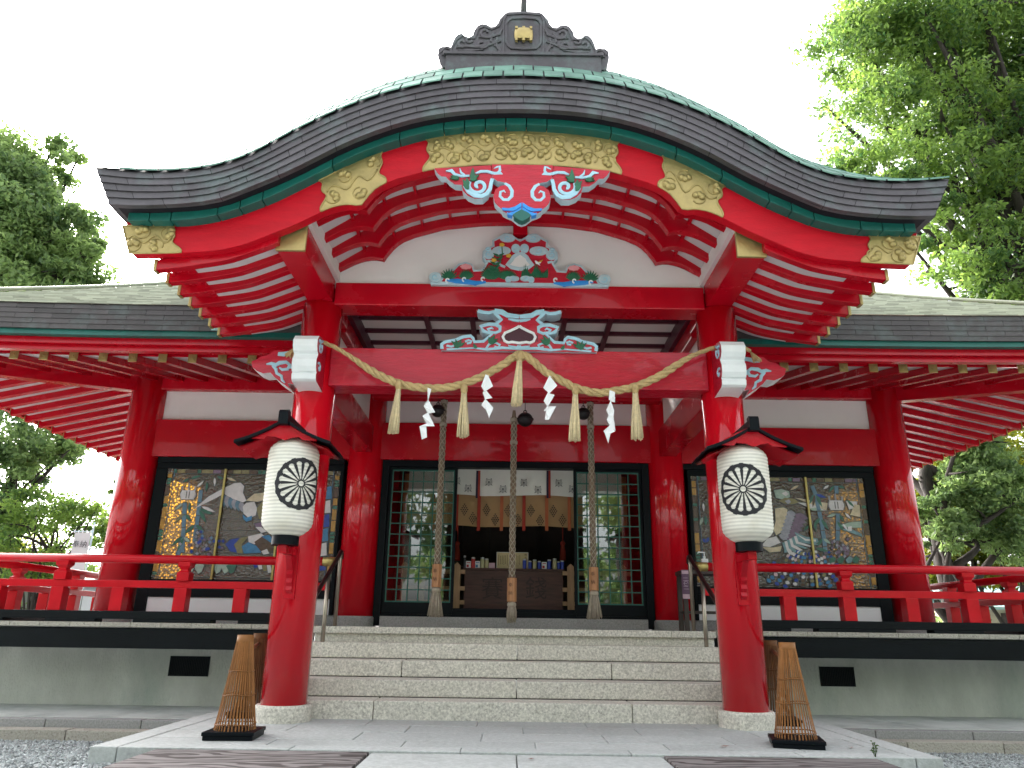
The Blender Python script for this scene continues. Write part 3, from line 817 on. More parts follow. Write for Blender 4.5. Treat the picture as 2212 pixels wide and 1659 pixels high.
# ------------------------------------------------------------------ hall eaves and roof
EY, EXC = 0.45, B2 + (YH - 0.45)                      # roof edge in front, and where the corner stands
def upturn(x):                                       # the eave line lifts towards the corners
    a = abs(x); return 0.075 * max(0.0, (a - 4.3) / 3.8) ** 2
def eave_strip(name, y, off, z0, z1, m_, thick, n=1, plates=None, sides=True):
    """a band following the front eave (two lengths, beside the porch) and both side eaves"""
    mb = MB()
    ins = y - EY
    xc = EXC - ins
    for sx in (-1, 1):
        pth = [(sx * x, y) for x in np.linspace(2.43, xc, 14)] + [(sx * xc, yy) for yy in np.linspace(y, 9.5, 16)[1:]]
        for k in range(n):
            za = z0 + (z1 - z0) * k / n; zb = z0 + (z1 - z0) * (k + 1) / n
            for i in range(len(pth) - 1):
                (xa, ya), (xb, yb) = pth[i], pth[i + 1]
                ua, ub = upturn(xa) if i < 14 else upturn(xc), upturn(xb) if i < 13 else upturn(xc)
                front = i < 13
                sh = .0035 * ((i + k) % 2) if plates else 0
                if plates and k % 2 and i + 1 < len(pth) and i < 13:   # stagger the joints
                    w_ = .5; (xa, ya), (xb, yb) = (((xa + xb) / 2 if i else xa), ya), ((xb + pth[i + 1 + (i < 12)][0]) / 2 if i < 12 else xb, yb); ua, ub = upturn(xa), upturn(xb)
                pr_ = .007                           # lower edge of each course stands proud of the next
                if front:
                    nx, ny = 0, -1
                else:
                    nx, ny = sx, 0
                e = .0018 if plates else 0
                dx, dy = (xb - xa), (yb - ya); L = math.hypot(dx, dy); dx, dy = dx / L * e, dy / L * e
                A = (xa + dx + nx * pr_, ya + dy + ny * pr_, za + ua); Bq = (xb - dx + nx * pr_, yb - dy + ny * pr_, za + ub)
                Cq = (xb - dx, yb - dy, zb + ub); D = (xa + dx, ya + dy, zb + ua)
                tk = thick
                A2 = (xa + dx - nx * tk, ya + dy - ny * tk, za + ua); B2_ = (xb - dx - nx * tk, yb - dy - ny * tk, za + ub); C2 = (xb - dx - nx * tk, yb - dy - ny * tk, zb + ub); D2 = (xa + dx - nx * tk, ya + dy - ny * tk, zb + ua)
                mb.add([A, Bq, Cq, D, A2, B2_, C2, D2], [(0, 1, 2, 3), (7, 6, 5, 4), (0, 4, 5, 1), (3, 2, 6, 7), (0, 3, 7, 4), (1, 5, 6, 2)], 0, False, R_.random())
    return mb.build_lr(name, m_, hall)
eave_strip('eave_band', .45, 0, 4.137, 4.458, COPPERH, .12, n=5, plates=True)
eave_strip('eave_trim', .475, 0, 4.072, 4.137, TEAL, .2)
eave_strip('eave_board', .55, 0, 3.992, 4.070, RED, .25)
eave_strip('eave_board', .60, 0, 3.925, 3.990, RED, .08)
eave_strip('inner_board', .865, 0, 3.962, 4.08, RED, .02)
# verdigris stains beside the porch eave
for sx, spans in ((-1, ((-3.62, -3.33), (-3.12, -2.98))), (1, ((3.0, 3.1), (3.2, 3.36)))):
    for a, b in spans:
        mb = MB()
        for k in range(5):
            za = 4.137 + .0642 * k
            n = 8
            lo = [(a + (b - a) * i / n, EY - .0095, za + .004 + .010 * R_.random() * (0 if 1 < i < n - 1 else 2)) for i in range(n + 1)]
            hi = [(a + (b - a) * i / n, EY - .0035, za + .058 - .012 * R_.random() * (.3 if 1 < i < n - 1 else 2)) for i in range(n + 1)]
            mb.grid([lo, hi], 0, False, R_.random())
        mb.build('patina_patch', PATINA, hall, recalc=False)
# roof slopes with their shingle courses
rb = MB()
NC = 44
RY = 6.3
for k in range(NC):
    u0, u1 = (RY - EY) * k / NC, (RY - EY) * (k + 1) / NC
    f_ = lambda u: 4.462 + u * (.545 + .012 * u)
    for sx in (-1, 1):
        for front in (0, 1):
            n = 26
            for i in range(n):
                if front:
                    xa, xb = 2.35 + (EXC - u0 - 2.35) * i / n, 2.35 + (EXC - u0 - 2.35) * (i + 1) / n
                    xa2, xb2 = 2.35 + (EXC - u1 - 2.35) * i / n, 2.35 + (EXC - u1 - 2.35) * (i + 1) / n
                    if u0 > 1.2 and i == 0: xa = xa2 = 0
                    cu = lambda x: upturn(x) * max(0, 1 - u0 / 2)
                    q = [(sx * xa, EY + u0 - .02, f_(u0) + .012 + cu(xa)), (sx * xb, EY + u0 - .02, f_(u0) + .012 + cu(xb)), (sx * xb2, EY + u1, f_(u1) + cu(xb2)), (sx * xa2, EY + u1, f_(u1) + cu(xa2))]
                    lip = [(sx * xa, EY + u0 - .02, f_(u0) - .004 + cu(xa)), (sx * xb, EY + u0 - .02, f_(u0) - .004 + cu(xb))]
                else:
                    xx0, xx1 = EXC - u0 + .02, EXC - u1
                    y0, y1 = EY + u0 + (12.2 - EY - 2 * u0) * i / n, EY + u0 + (12.2 - EY - 2 * u0) * (i + 1) / n
                    y02, y12 = EY + u1 + (12.2 - EY - 2 * u1) * i / n, EY + u1 + (12.2 - EY - 2 * u1) * (i + 1) / n
                    cu = lambda y: .075 * max(0, 1 - (y - EY) / 3.5) ** 2 * max(0, 1 - u0 / 2)
                    q = [(sx * xx0, y0, f_(u0) + .012 + cu(y0)), (sx * xx0, y1, f_(u0) + .012 + cu(y1)), (sx * xx1, y12, f_(u1) + cu(y12)), (sx * xx1, y02, f_(u1) + cu(y02))]
                    lip = [(sx * xx0, y0, f_(u0) - .004 + cu(y0)), (sx * xx0, y1, f_(u0) - .004 + cu(y1))]
                rn = R_.random()
                rb.add(q + lip, [(0, 1, 2, 3), (0, 4, 5, 1)], 0, False, rn)
roof = rb.build('roof', SHINGLE, hall, recalc=False)
m = MB()
for sx in (-1, 1):                                   # hip ridges
    pts = [(sx * (EXC - u), EY + u, 4.50 + u * (.545 + .012 * u) + .075 * max(0, 1 - u / 2)) for u in np.linspace(0, RY - EY, 20)]
    m.tube(pts, .028, 8)
m.tube([(-2.4, RY, 8.1), (2.4, RY, 8.1)], .2, 8)
m.build('hip_ridge', SHINGLE, roof)
# rafters of the hall eaves, with soffit boards above them
def soffit_z(v): return 3.960 + .215 * v              # v: distance in from the rafter tips
RY0 = 0.83; SP = 0.362
sf = MB()
for sx in (-1, 1):
    xo = EXC - .25
    a = []
    sf.add([(sx * 2.43, .88, soffit_z(.05)), (sx * (xo - .18), .88, soffit_z(.05)), (sx * (B2 + .1), YH, soffit_z(2.26)), (sx * 2.43, YH, soffit_z(2.26))], [(0, 1, 2, 3)])
    sf.add([(sx * (xo - .18), .88, soffit_z(.05)), (sx * (xo - .18), 9.5, soffit_z(.05)), (sx * (B2 + .1), 9.5, soffit_z(2.26)), (sx * (B2 + .1), YH, soffit_z(2.26))], [(0, 1, 2, 3)])
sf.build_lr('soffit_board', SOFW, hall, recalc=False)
cap_h = .05
def rafter(p0, p1, up0=0.0):
    p0 = np.array(p0, float); p1 = np.array(p1, float)
    d = p1 - p0; L = np.linalg.norm(d); d /= L
    side = np.cross(d, (0, 0, 1.0)); side /= np.linalg.norm(side); upv = np.cross(side, d)
    m = MB(); m.obox((p0 + p1) / 2, d * L / 2, side * .045, upv * .055)
    r = m.build('rafter', RED, hall, bevel=.004)
    h = d * np.array([1, 1, 0]); h /= np.linalg.norm(h)
    m = MB(); c = p0 - h * .004
    m.obox(c, h * .006, side * .052, np.array([0, 0, .058])); m.obox(c - h * .007, h * .003, side * .034, np.array([0, 0, .04])); m.obox(c - h * .011, h * .005, side * .010, np.array([0, 0, .012]))
    m.build('end_cap', GOLD, r, bevel=.003)
for sx in (-1, 1):
    for i in range(-2, 13):
        x = 3.235 + i * SP
        u = upturn(x)
        if x < B2 + .2:
            rafter((sx * x, RY0, 3.930 + u), (sx * x, YH + .05, 3.930 + .215 * 2.26))
        elif x < EXC - .55:
            run = max(.25, (EXC - .38 - x))
            rafter((sx * x, RY0, 3.930 + u), (sx * x, RY0 + run, 3.930 + .215 * run))
    xs_ = B2 + YH - RY0
    for k in range(0, 17):
        y = RY0 + .42 + k * SP
        u = .03 * max(0, 1 - (y - EY) / 3.5) ** 2
        run = min(2.2, max(.3, y - RY0 - .0))
        rafter((sx * xs_, y, 3.930 + u), (sx * (xs_ - run), y, 3.930 + .215 * run))
    m = MB()                                          # corner rafter on the diagonal
    p0, p1 = np.array([sx * (EXC - .28), .72, 3.93]), np.array([sx * B2, YH, 4.30])
    d = p1 - p0; L = np.linalg.norm(d); d /= L; s_ = np.cross(d, (0, 0, 1.)); s_ /= np.linalg.norm(s_)
    m.obox((p0 + p1) / 2, d * L / 2, s_ * .085, np.cross(s_, d) * .13); m.build('corner_rafter', RED, hall, bevel=.006)
# ================================================================== PORCH with the undulating gable
porch = thing('shrine_porch', 'red porch with a curved gable roof, gilt fittings and painted carvings over the steps', 'shrine porch', (0, 0, 0))
fT = curve_fn([(-3.95, 4.862), (-3.667, 4.828), (-3.411, 4.817), (-3.171, 4.83), (-3.008, 4.851), (-2.852, 4.882), (-2.706, 4.935), (-2.568, 4.999), (-2.437, 5.08), (-2.314, 5.166), (-2.188, 5.256), (-2.054, 5.343), (-1.924, 5.423), (-1.8, 5.495), (-1.674, 5.564), (-1.535, 5.63), (-1.408, 5.688), (-1.268, 5.742), (-1.139, 5.781), (-.99, 5.826), (-.844, 5.861), (-.651, 5.898), (-.402, 5.926), (0, 5.942)])
fB = curve_fn([(-3.75, 4.47), (-3.51, 4.463), (-3.292, 4.472), (-2.982, 4.5), (-2.738, 4.556), (-2.535, 4.655), (-2.296, 4.776), (-2.026, 4.933), (-1.729, 5.125), (-1.403, 5.296), (-1.061, 5.431), (-.714, 5.515), (-.347, 5.558), (0, 5.57)])
fT1 = curve_fn([(-3.643, 4.494), (-3.264, 4.5), (-3.05, 4.518), (-2.824, 4.567), (-2.628, 4.638), (-2.348, 4.772), (-2.068, 4.942), (-1.87, 5.067), (-1.582, 5.242), (-1.374, 5.342), (-.949, 5.497), (-.515, 5.578), (0, 5.61)])
fH1 = curve_fn([(-3.75, 4.381), (-3.236, 4.395), (-3.021, 4.43), (-2.624, 4.535), (-2.482, 4.6), (-2.297, 4.7), (-1.924, 4.918), (-1.54, 5.165), (-1.349, 5.26), (-.948, 5.392), (-.502, 5.478), (0, 5.506)])
_h2 = [(-3.65, 4.108), (-3.219, 4.122), (-2.815, 4.157), (-2.585, 4.221), (-2.157, 4.426), (-2.016, 4.508), (-1.86, 4.600), (-1.77, 4.640), (-1.654, 4.664), (-1.58, 4.655), (-1.53, 4.640), (-1.505, 4.69), (-1.478, 4.735), (-1.41, 4.83), (-1.329, 4.893), (-1.2, 4.955), (-.868, 5.062), (-.45, 5.115), (0, 5.13)]
def fH2(x): return float(np.interp(-abs(x), [q[0] for q in _h2], [q[1] for q in _h2]))
fRoofIn = curve_fn([(-3.75, 4.06), (-3.219, 4.09), (-2.815, 4.155), (-2.585, 4.235), (-2.157, 4.43), (-1.9, 4.60), (-1.6, 4.80), (-1.3, 4.965), (-.868, 5.10), (-.45, 5.165), (0, 5.185)])   # smooth underside inside the gable

# pillars
for sx in (-1, 1):
    m = MB(); m.lathe([(.2165, .148), (.2165, 4.252)], sx * 2.2, 0, 56)
    p = m.build('pillar', REDPILLAR, porch)
    m = MB(); m.lathe([(.262, -.02), (.262, .128), (.25, .148), (.20, .1485)], sx * 2.2, 0, 48); m.build('base_stone', GRANITE, p, sharp=30)
m = MB(); m.box(-2.03, 2.03, -.155, .155, 3.292, 3.722); m.build('lower_beam', REDWOOD, porch, bevel=.012)
m = MB(); m.box(-2.05, 2.05, -.155, .155, 4.228, 4.498); m.build('upper_beam', RED, porch, bevel=.012)
# purlins over the pillars with gilt ends, white boards on them
for sx in (-1, 1):
    m = MB(); a, b = sorted((sx * 2.065, sx * 2.335)); m.box(a, b, -1.335, .62, 4.255, 4.62)
    p = m.build('purlin', RED, porch, bevel=.010)
    m = MB(); m.box(a - .006, b + .006, -1.352, -1.315, 4.249, 4.63); m.build('end_cap', GOLD, p, bevel=.006)
    m = MB(); c, d = sorted((sx * 2.068, sx * 2.02))
    m.box(c, d, -1.36, -.1, 4.53, 4.70); m.build('white_board', WHITE, p)
    m = MB(); a, b = sorted((sx * 2.08, sx * 2.32)); m.box(a, b, .18, YH - .15, 3.25, 3.64); m.build('tie_beam', RED, porch, bevel=.012)
    m = MB(); a, b = sorted((sx * 2.16, sx * 2.2)); m.box(a, b, .2, YH - .1, 3.62, 4.5); m.build('side_panel', WHITE, porch)
    m = MB(); a, b = sorted((sx * 2.07, sx * 2.33)); m.box(a, b, .6, YH - .12, 4.20, 4.47); m.build('tie_beam', RED, porch, bevel=.012)
# gable wall
def fRib(x): return fH2(x) + .13
def fIn(x): return fRoofIn(x) + .14
xs = np.linspace(-2.08, 2.08, 60)
m = MB(); m.prism([(x, 4.45) for x in xs] + [(x, fIn(x) + .05) for x in xs[::-1]], -.10, -.04); m.build('gable_wall', WHITE, porch)
m = MB(); m.box(-.082, .082, -.22, -.10, 5.10, 5.36); m.build('king_post', RED, porch, bevel=.008)
# curved ribs and the boarding above them
RIBY = (-1.16, -.83, -.50, -.16)
for y in RIBY:
    m = MB()
    xx = np.concatenate([np.linspace(-2.04, 2.04, 69), [-1.53, 1.53, -1.505, 1.505]]); xx.sort()
    m.sweep([[(x, y - .045, fRib(x)), (x, y + .045, fRib(x)), (x, y + .045, max(fIn(x) + .06, fRib(x) + .07)), (x, y - .045, max(fIn(x) + .06, fRib(x) + .07))] for x in xx])
    m.build('curved_rib', RED, porch, bevel=.006)
m = MB()
xx = np.linspace(-2.10, 2.10, 60)
m.grid([[(x, y, fIn(x) + .055) for x in xx] for y in (-1.40, -.04)], smooth=True)
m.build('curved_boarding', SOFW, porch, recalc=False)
m = MB()
for k in range(7):
    for sx in (-1, 1):
        x = sx * (.165 + .315 * k)
        if x * sx > 2.0: continue
        m.box(x - .014, x + .014, -1.40, -.12, fIn(x) + .005, fIn(x) + .056)
m.build('boarding_batten', RED, porch)
# side rafters under both eaves
for sx in (-1, 1):
    for k in range(7):
        y = -1.375 + .268 * k
        m = MB(); hw = .042
        xs_ = np.linspace(3.42, 2.30, 14)
        zt = lambda x: fRoofIn(x) + .040 - .05 * max(0, (x - 3.0))
        m.sweep([[(sx * x, y - hw, zt(x) - .105), (sx * x, y + hw, zt(x) - .105), (sx * x, y + hw, zt(x)), (sx * x, y - hw, zt(x))] for x in xs_])
        r = m.build('rafter', RED, porch, bevel=.004)
        m = MB(); x0 = 3.424; a, b = sorted((sx * (x0 - .022), sx * (x0 + .008))); m.box(a, b, y - hw - .006, y + hw + .006, zt(3.42) - .112, zt(3.42) + .006); m.build('end_cap', GOLD, r, bevel=.003)
    m = MB(); xx = np.linspace(3.14, 2.30, 14)
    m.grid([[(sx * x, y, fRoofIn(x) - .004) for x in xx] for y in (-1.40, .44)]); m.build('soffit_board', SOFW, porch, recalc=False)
    m = MB()
    m.sweep([[(sx * 3.13, y, fRoofIn(3.13) - .008), (sx * 3.37, y, fRoofIn(3.37) + .008), (sx * 3.37, y, fRoofIn(3.37) + .15), (sx * 3.13, y, fRoofIn(3.13) + .15)] for y in (-1.40, .44)]); m.build('eave_board', RED, porch)
    m = MB()
    m.sweep([[(sx * 3.30, y, 4.20), (sx * 3.52, y, 4.24), (sx * 3.62, y, 4.40), (sx * 3.64, y, 4.48), (sx * 3.30, y, 4.50)] for y in (-1.40, .44)]); m.build('eave_trim', SOFFIT, porch)

# roof slab: underside, stepped copper edge, verdigris top
def PE(s, fr):                                        # point of the roof edge band, s in -1..1, fr 0 bottom .. 1 top
    xb, xt = 3.75 * s, 3.95 * s
    return xb + (xt - xb) * fr, fB(xb) + (fT(xt) - fB(xb)) * fr
m = MB()
ss = np.linspace(-1, 1, 81)
m.grid([[(PE(s, 0)[0], y, PE(s, 0)[1] + .004) for s in ss] for y in (-1.74, 1.2)], smooth=True)
roof2 = m.build('porch_roof', SOFFIT, porch, recalc=False)
eb = MB()
NP = 15
for k in range(5):
    f0, f1 = k / 5, (k + 1) / 5
    off = (k % 2) * .5 + (.25 if k == 2 else 0)
    edges = sorted(set([-1.0, 1.0] + [max(-1, min(1, -1 + 2 * (i + off) / NP)) for i in range(NP + 1)]))
    for i in range(len(edges) - 1):
        if edges[i + 1] - edges[i] < .004: continue
        rn = R_.random()
        sub = np.linspace(edges[i] + .0006, edges[i + 1] - .0006, 4)
        lo = [(PE(s, f0)[0], -1.763, PE(s, f0)[1]) for s in sub]
        hi = [(PE(s, f1)[0], -1.75, PE(s, f1)[1]) for s in sub]
        lob = [(p[0], -1.70, p[2]) for p in lo]; hib = [(p[0], -1.70, p[2]) for p in hi]
        eb.grid([lob, lo, hi, hib], 0, False, rn)
    for sx in (-1, 1):                                # side edges run back to the hall roof
        ye = np.linspace(-1.75, 1.6, 9)
        for i in range(8):
            a0, a1 = PE(sx, f0), PE(sx, f1)
            ya, yb = ye[i] + (.002 if i else 0), ye[i + 1] - .002
            eb.add([(a0[0] + sx * .010, ya, a0[1]), (a0[0] + sx * .010, yb, a0[1]), (a1[0], yb, a1[1]), (a1[0], ya, a1[1]), (a0[0] - sx * .05, ya, a0[1]), (a0[0] - sx * .05, yb, a0[1])], [(0, 1, 2, 3), (0, 4, 5, 1)], 0, False, R_.random())
eb.build('roof_edge', COPPER, roof2, recalc=False)
wr = lambda x: float(np.interp(abs(x), [0, .24, .89, 1.33, 1.77, 2.42, 2.64, 2.86, 3.08, 3.29, 3.51, 3.73, 3.95], [.492, .484, .47, .455, .437, .438, .41, .384, .348, .306, .271, .237, .213]))
def top(s, y):
    x = 3.95 * s; tt = y + 1.75
    g_ = (tt / .35) ** .85 if tt < .35 else 1 + (tt - .35) * .35
    return (x, y, fT(x) + .012 + wr(x) * g_)
m = MB()
m.grid([[tuple(np.array(top(s, y)) - (0, 0, .012)) for s in ss] for y in (-1.755, -1.70, -1.62, -1.54, -1.45, -1.40, -1.2, .5, 3.6)], smooth=True)
m.grid([[(PE(s, f_)[0] * .999, -1.738, PE(s, f_)[1]) for s in ss] for f_ in (0, .5, 1)], smooth=False)
m.build('roof_underlay', SOFFIT, roof2, recalc=False)
vb = MB()
ny = [-1.775, -1.65, -1.525, -1.40, -1.2, -.9, -.5, 0, .6, 1.3, 2.0, 2.8, 3.6]
for j in range(len(ny) - 1):
    NPV = 40
    of = .5 * (j % 2)
    for i in range(-1, NPV + 1):
        sa, sb = -1 + 2 * (i + of) / NPV, -1 + 2 * (i + 1 + of) / NPV
        slant = .022 * (j if j < 4 else 4)            # the courses lean in towards the ridge
        A = [max(-1, min(1, v)) for v in (sa + .0020, sb - .0020)]
        if A[1] - A[0] < .005: continue
        mid = (A[0] + A[1]) / 2
        q = []
        for yy, lift in ((ny[j], .010), (ny[j + 1], .003)):
            for s_ in (A[0], mid, A[1]):
                p = top(s_, max(yy, -1.75)); q.append((p[0], yy, p[2] + lift))
        q += [(q[i2][0], q[i2][1], q[i2][2] - .016) for i2 in range(3)]
        vb.add(q, [(0, 1, 4, 3), (1, 2, 5, 4), (6, 7, 1, 0), (7, 8, 2, 1)], 0, False, R_.random())
vb.build('roof_shingles', VERDI, roof2, recalc=False)
# teal cornice of blocks
tb = MB()
x = -3.645
while x < 3.60:
    L = R_.choice((.20, .20, .20, .42, .62))
    xe = min(x + L, 3.645)
    if 3.645 - xe < .1: xe = 3.645
    sub = np.linspace(x + .0045, xe - .0045, max(2, int((xe - x) / .08)))
    bl = MB()
    tb.sweep([[(q, -1.62, fT1(q) - .105), (q, -1.62, fT1(q) + .03), (q, -1.44, fT1(q) + .03), (q, -1.44, fT1(q) - .105)] for q in sub], 0, False, R_.random())
    x = xe
tb.build('teal_cornice', TEAL, porch, bevel=.004)
# bargeboard
xx = np.concatenate([np.linspace(-3.72, 3.72, 97), [-1.53, 1.53, -1.505, 1.505]]); xx.sort()
def bx(x, top_): return x if top_ else x * (3.61 / 3.72)
m = MB()
m.sweep([[(bx(x, 0), -1.5, fH2(bx(x, 0))), (bx(x, 0), -1.39, fH2(bx(x, 0))), (x, -1.39, fH1(x) + .06), (x, -1.5, fH1(x) + .06)] for x in xx])
barge = m.build('bargeboard', REDHAFU, porch, bevel=.006)
def gilt(xl, xr, wl, wr_, seed, sy=1):
    """embossed gilt plate on the bargeboard between x = xl and xr, wavy where wl / wr_ are set"""
    m = MB(); r = random.Random(seed)
    n = 16
    def edge(xa, tt, amp, side): return xa + side * amp * (math.sin(tt * math.pi * 4.0) * .35 + (abs(tt - .5) * 2) ** 1.5 - .5)
    rows = []
    nx = max(8, int((xr - xl) / .05))
    def pos(u, tt, yo):
        a = edge(xl, tt, wl, -1) ; b_ = edge(xr, tt, wr_, 1)
        x = a + (b_ - a) * u
        k = 1 - .030 * (1 - tt)
        x = x * k if abs(xl) > 1 or abs(xr) > 3 else x
        zb, zt_ = fH2(x) - .004, fH1(x) + .012
        return (x, yo, zb + (zt_ - zb) * tt)
    us = np.linspace(0, 1, nx + 1); ts = np.linspace(0, 1, n + 1)
    m.grid([[pos(u, t_, -1.514) for u in us] for t_ in ts], 0, True)
    per = [pos(u, 0, 0) for u in us] + [pos(1, t_, 0) for t_ in ts[1:]] + [pos(u, 1, 0) for u in us[::-1][1:]] + [pos(0, t_, 0) for t_ in ts[::-1][1:]]
    m.grid([[(p[0], -1.514, p[2]) for p in per], [(p[0], -1.499, p[2]) for p in per]], 0, False)
    m.tube([(p[0], -1.515, p[2]) for p in per], .008, 6)
    # embossed vine and leaves
    W_ = xr - xl
    nv = max(2, int(W_ / .27))
    vine = [pos(.04 + .92 * i / (nv * 8), .5 + .13 * math.sin(i / 8 * math.pi * 2), -1.517) for i in range(nv * 8 + 1)]
    m.tube(vine, .009, 6)
    for i in range(nv * 2):
        u = (i + .5) / (nv * 2); up = i % 2
        for tt in ((.72, .3) if W_ > 1 else (.74 if up else .28,)):
            c = np.array(pos(u + r.uniform(-.01, .01), tt, -1.515))
            a0 = r.uniform(0, 6.28)
            for lobe in range(3):                     # a leaf of three lobes
                a = a0 + lobe * .9; cc = c + np.array([math.cos(a) * .040, 0, math.sin(a) * .040])
                vs = []; 
                for i1 in range(4):
                    ph = i1 / 3 * math.pi / 2
                    for i2 in range(10):
                        th = i2 / 10 * 2 * math.pi
                        vs.append((cc[0] + .036 * math.cos(ph) * math.cos(th), -1.514 - .034 * math.sin(ph), cc[2] + .036 * math.cos(ph) * math.sin(th)))
                m.add(vs, [(a_ * 10 + b_, a_ * 10 + (b_ + 1) % 10, (a_ + 1) * 10 + (b_ + 1) % 10, (a_ + 1) * 10 + b_) for a_ in range(3) for b_ in range(10)], 0, True)
            sp = [(c[0] + (.055 + .018 * q / 8) * math.cos(a0 + 3.3 + q * .42), -1.517, c[2] + (.055 + .018 * q / 8) * math.sin(a0 + 3.3 + q * .42)) for q in range(9)]
            m.tube(sp, .0075, 5)
    m.build('gilt_fitting', GOLD, barge, recalc=False)
gilt(-.93, .93, .05, .05, 1)
gilt(-1.93, -1.37, .05, .05, 2); gilt(1.37, 1.93, .05, .05, 3)
gilt(-3.735, -3.27, 0, .05, 4); gilt(3.27, 3.735, .05, 0, 5)

# ------------------------------------------------------------------ painted carvings
def ribbon(m, pts, wd, y, th, mi):
    """flat raised band along a 2-D path in the XZ plane; its front at y, th deep"""
    p = [np.array(q, float) for q in pts]; n = len(p)
    ww = [wd] * n if np.isscalar(wd) else wd
    L = []
    for i in range(n):
        t_ = p[min(i + 1, n - 1)] - p[max(i - 1, 0)]; t_ /= (np.linalg.norm(t_) + 1e-9); nn = np.array([-t_[1], t_[0]]) * ww[i]
        a, b_ = p[i] + nn, p[i] - nn
        L.append([(a[0], y + th, a[1]), (a[0], y + .003, a[1]), (p[i][0], y, p[i][1]), (b_[0], y + .003, b_[1]), (b_[0], y + th, b_[1])])
    m.sweep(L, mi, False)
def spiral(cx, cz, r0, r1, a0, a1, n=18):
    return [(cx + (r0 + (r1 - r0) * i / n) * math.cos(a0 + (a1 - a0) * i / n), cz + (r0 + (r1 - r0) * i / n) * math.sin(a0 + (a1 - a0) * i / n)) for i in range(n + 1)]
def blade(m, p0, p1, wd, y, th, mi):
    dx, dz = p1[0] - p0[0], p1[1] - p0[1]
    pts = [(p0[0] + dx * t_, p0[1] + dz * t_) for t_ in (0, .15, .35, .6, .8, 1)]
    ribbon(m, pts, [wd * .3, wd * .8, wd, wd * .7, wd * .4, .001], y, th, mi)
def disc(m, c, rx, rz, y, th, mi, n=16, lobes=0):
    m.prism([(c[0] + rx * (1 + (.12 * math.cos(lobes * 2 * math.pi * i / n) if lobes else 0)) * math.cos(2 * math.pi * i / n), c[1] + rz * (1 + (.12 * math.cos(lobes * 2 * math.pi * i / n) if lobes else 0)) * math.sin(2 * math.pi * i / n)) for i in range(n)], y, y + th, mi)
def both(fn):
    fn(1); fn(-1)
def X_(pts, s): return [(p[0] * s, p[1]) for p in pts]
CARV = [REDWOOD, BLUE, LEAFG, VIVID, CLOUD, WHITE, PINK, YELL, TEAL, CEIL, NOSEW]
# pendant under the gable
gP = crop(1700, 620, 2.9493)
YG = -1.60
gw = lambda l: [(lambda q: (q[0] - .026, q[1]))(gP(x, y, YG)) for x, y in l]
pend = MB()
half = gw([(730, 80), (738, 235), (795, 275), (870, 290), (905, 318), (830, 330), (770, 375), (748, 450), (762, 520), (800, 565), (845, 598), (858, 625), (905, 650), (960, 672), (985, 690), (1030, 728), (1075, 745)])
pend.prism(half + [(-x, z) for x, z in reversed(half[:-1])], YG, YG + .10, 0, side=4)
wing = gw([(60, 118), (100, 178), (140, 212), (195, 216), (230, 258), (300, 306), (380, 312), (392, 380), (450, 438), (530, 472), (620, 472), (685, 420), (718, 340), (733, 245), (722, 82)])
for s in (1, -1):
    pend.prism(X_(wing, s), YG + .012, YG + .11, 0, side=4)
    bl = gw([(735, 245), (720, 300), (710, 360), (670, 420), (610, 447), (530, 440), (455, 395), (405, 330)]); ribbon(pend, X_(bl, s), [.016, .017, .018, .02, .021, .02, .016, .008], YG - .002, .014, 1)
    c0 = gw([(575, 325)])[0]; ribbon(pend, X_(spiral(c0[0], c0[1], .012, .095, 4.4, -3.6, 28), s), .016, YG - .002, .014, 1)
    for path, wd in (([(195, 155), (260, 150), (300, 195), (380, 215), (470, 210)], [.004, .018, .014, .012, .010]), ([(358, 125), (370, 170), (410, 205)], [.003, .01, .012]), ([(540, 185), (600, 160), (680, 160), (760, 185), (830, 180), (855, 195)], [.008, .014, .014, .015, .016, .004]), ([(750, 130), (790, 110), (820, 100), (825, 150), (800, 175)], [.003, .010, .012, .012, .012])):
        ribbon(pend, X_(gw(path), s), wd, YG - .003, .014, 1)
    ribbon(pend, X_(gw([(880, 300), (930, 330), (965, 390), (960, 450), (920, 490), (865, 490), (825, 450), (830, 400), (870, 385), (890, 410)]), s), [.012, .016, .017, .017, .016, .015, .014, .012, .011, .004], YG - .003, .014, 1)
    for a, b, wd in (((505, 270), (510, 120), .026), ((480, 270), (580, 205), .022), ((450, 330), (440, 240), .022), ((460, 360), (390, 255), .022), ((460, 370), (395, 320), .016), ((350, 245), (250, 215), .016), ((345, 250), (240, 245), .012), ((490, 260), (565, 262), .014)):
        q = gw([a, b]); blade(pend, (q[0][0] * s, q[0][1]), (q[1][0] * s, q[1][1]), wd, YG - .012, .022, 2)
    for y0_, y1_, e in ((530, 610, 845), (580, 655, 905)):
        v = gw([(1075, y0_), (1000, y0_ + 48), (930, y0_ + 68), (e, y0_ + 62), (e + 10, y0_ + 88), (960, y0_ + 100), (1010, y0_ + 88), (1075, y0_ + 45)])
        pend.prism(X_(v, s), YG - .014 + (y0_ - 530) * .0001, YG + .05, 3)
v = gw([(1075, 615), (1010, 650), (975, 675), (990, 700), (1040, 735), (1075, 748)])
pend.prism(v + [(-x, z) for x, z in reversed(v[1:-1])], YG - .02, YG + .06, 8)
pend.build('gable_pendant', CARV, porch, bevel=0, recalc=True)

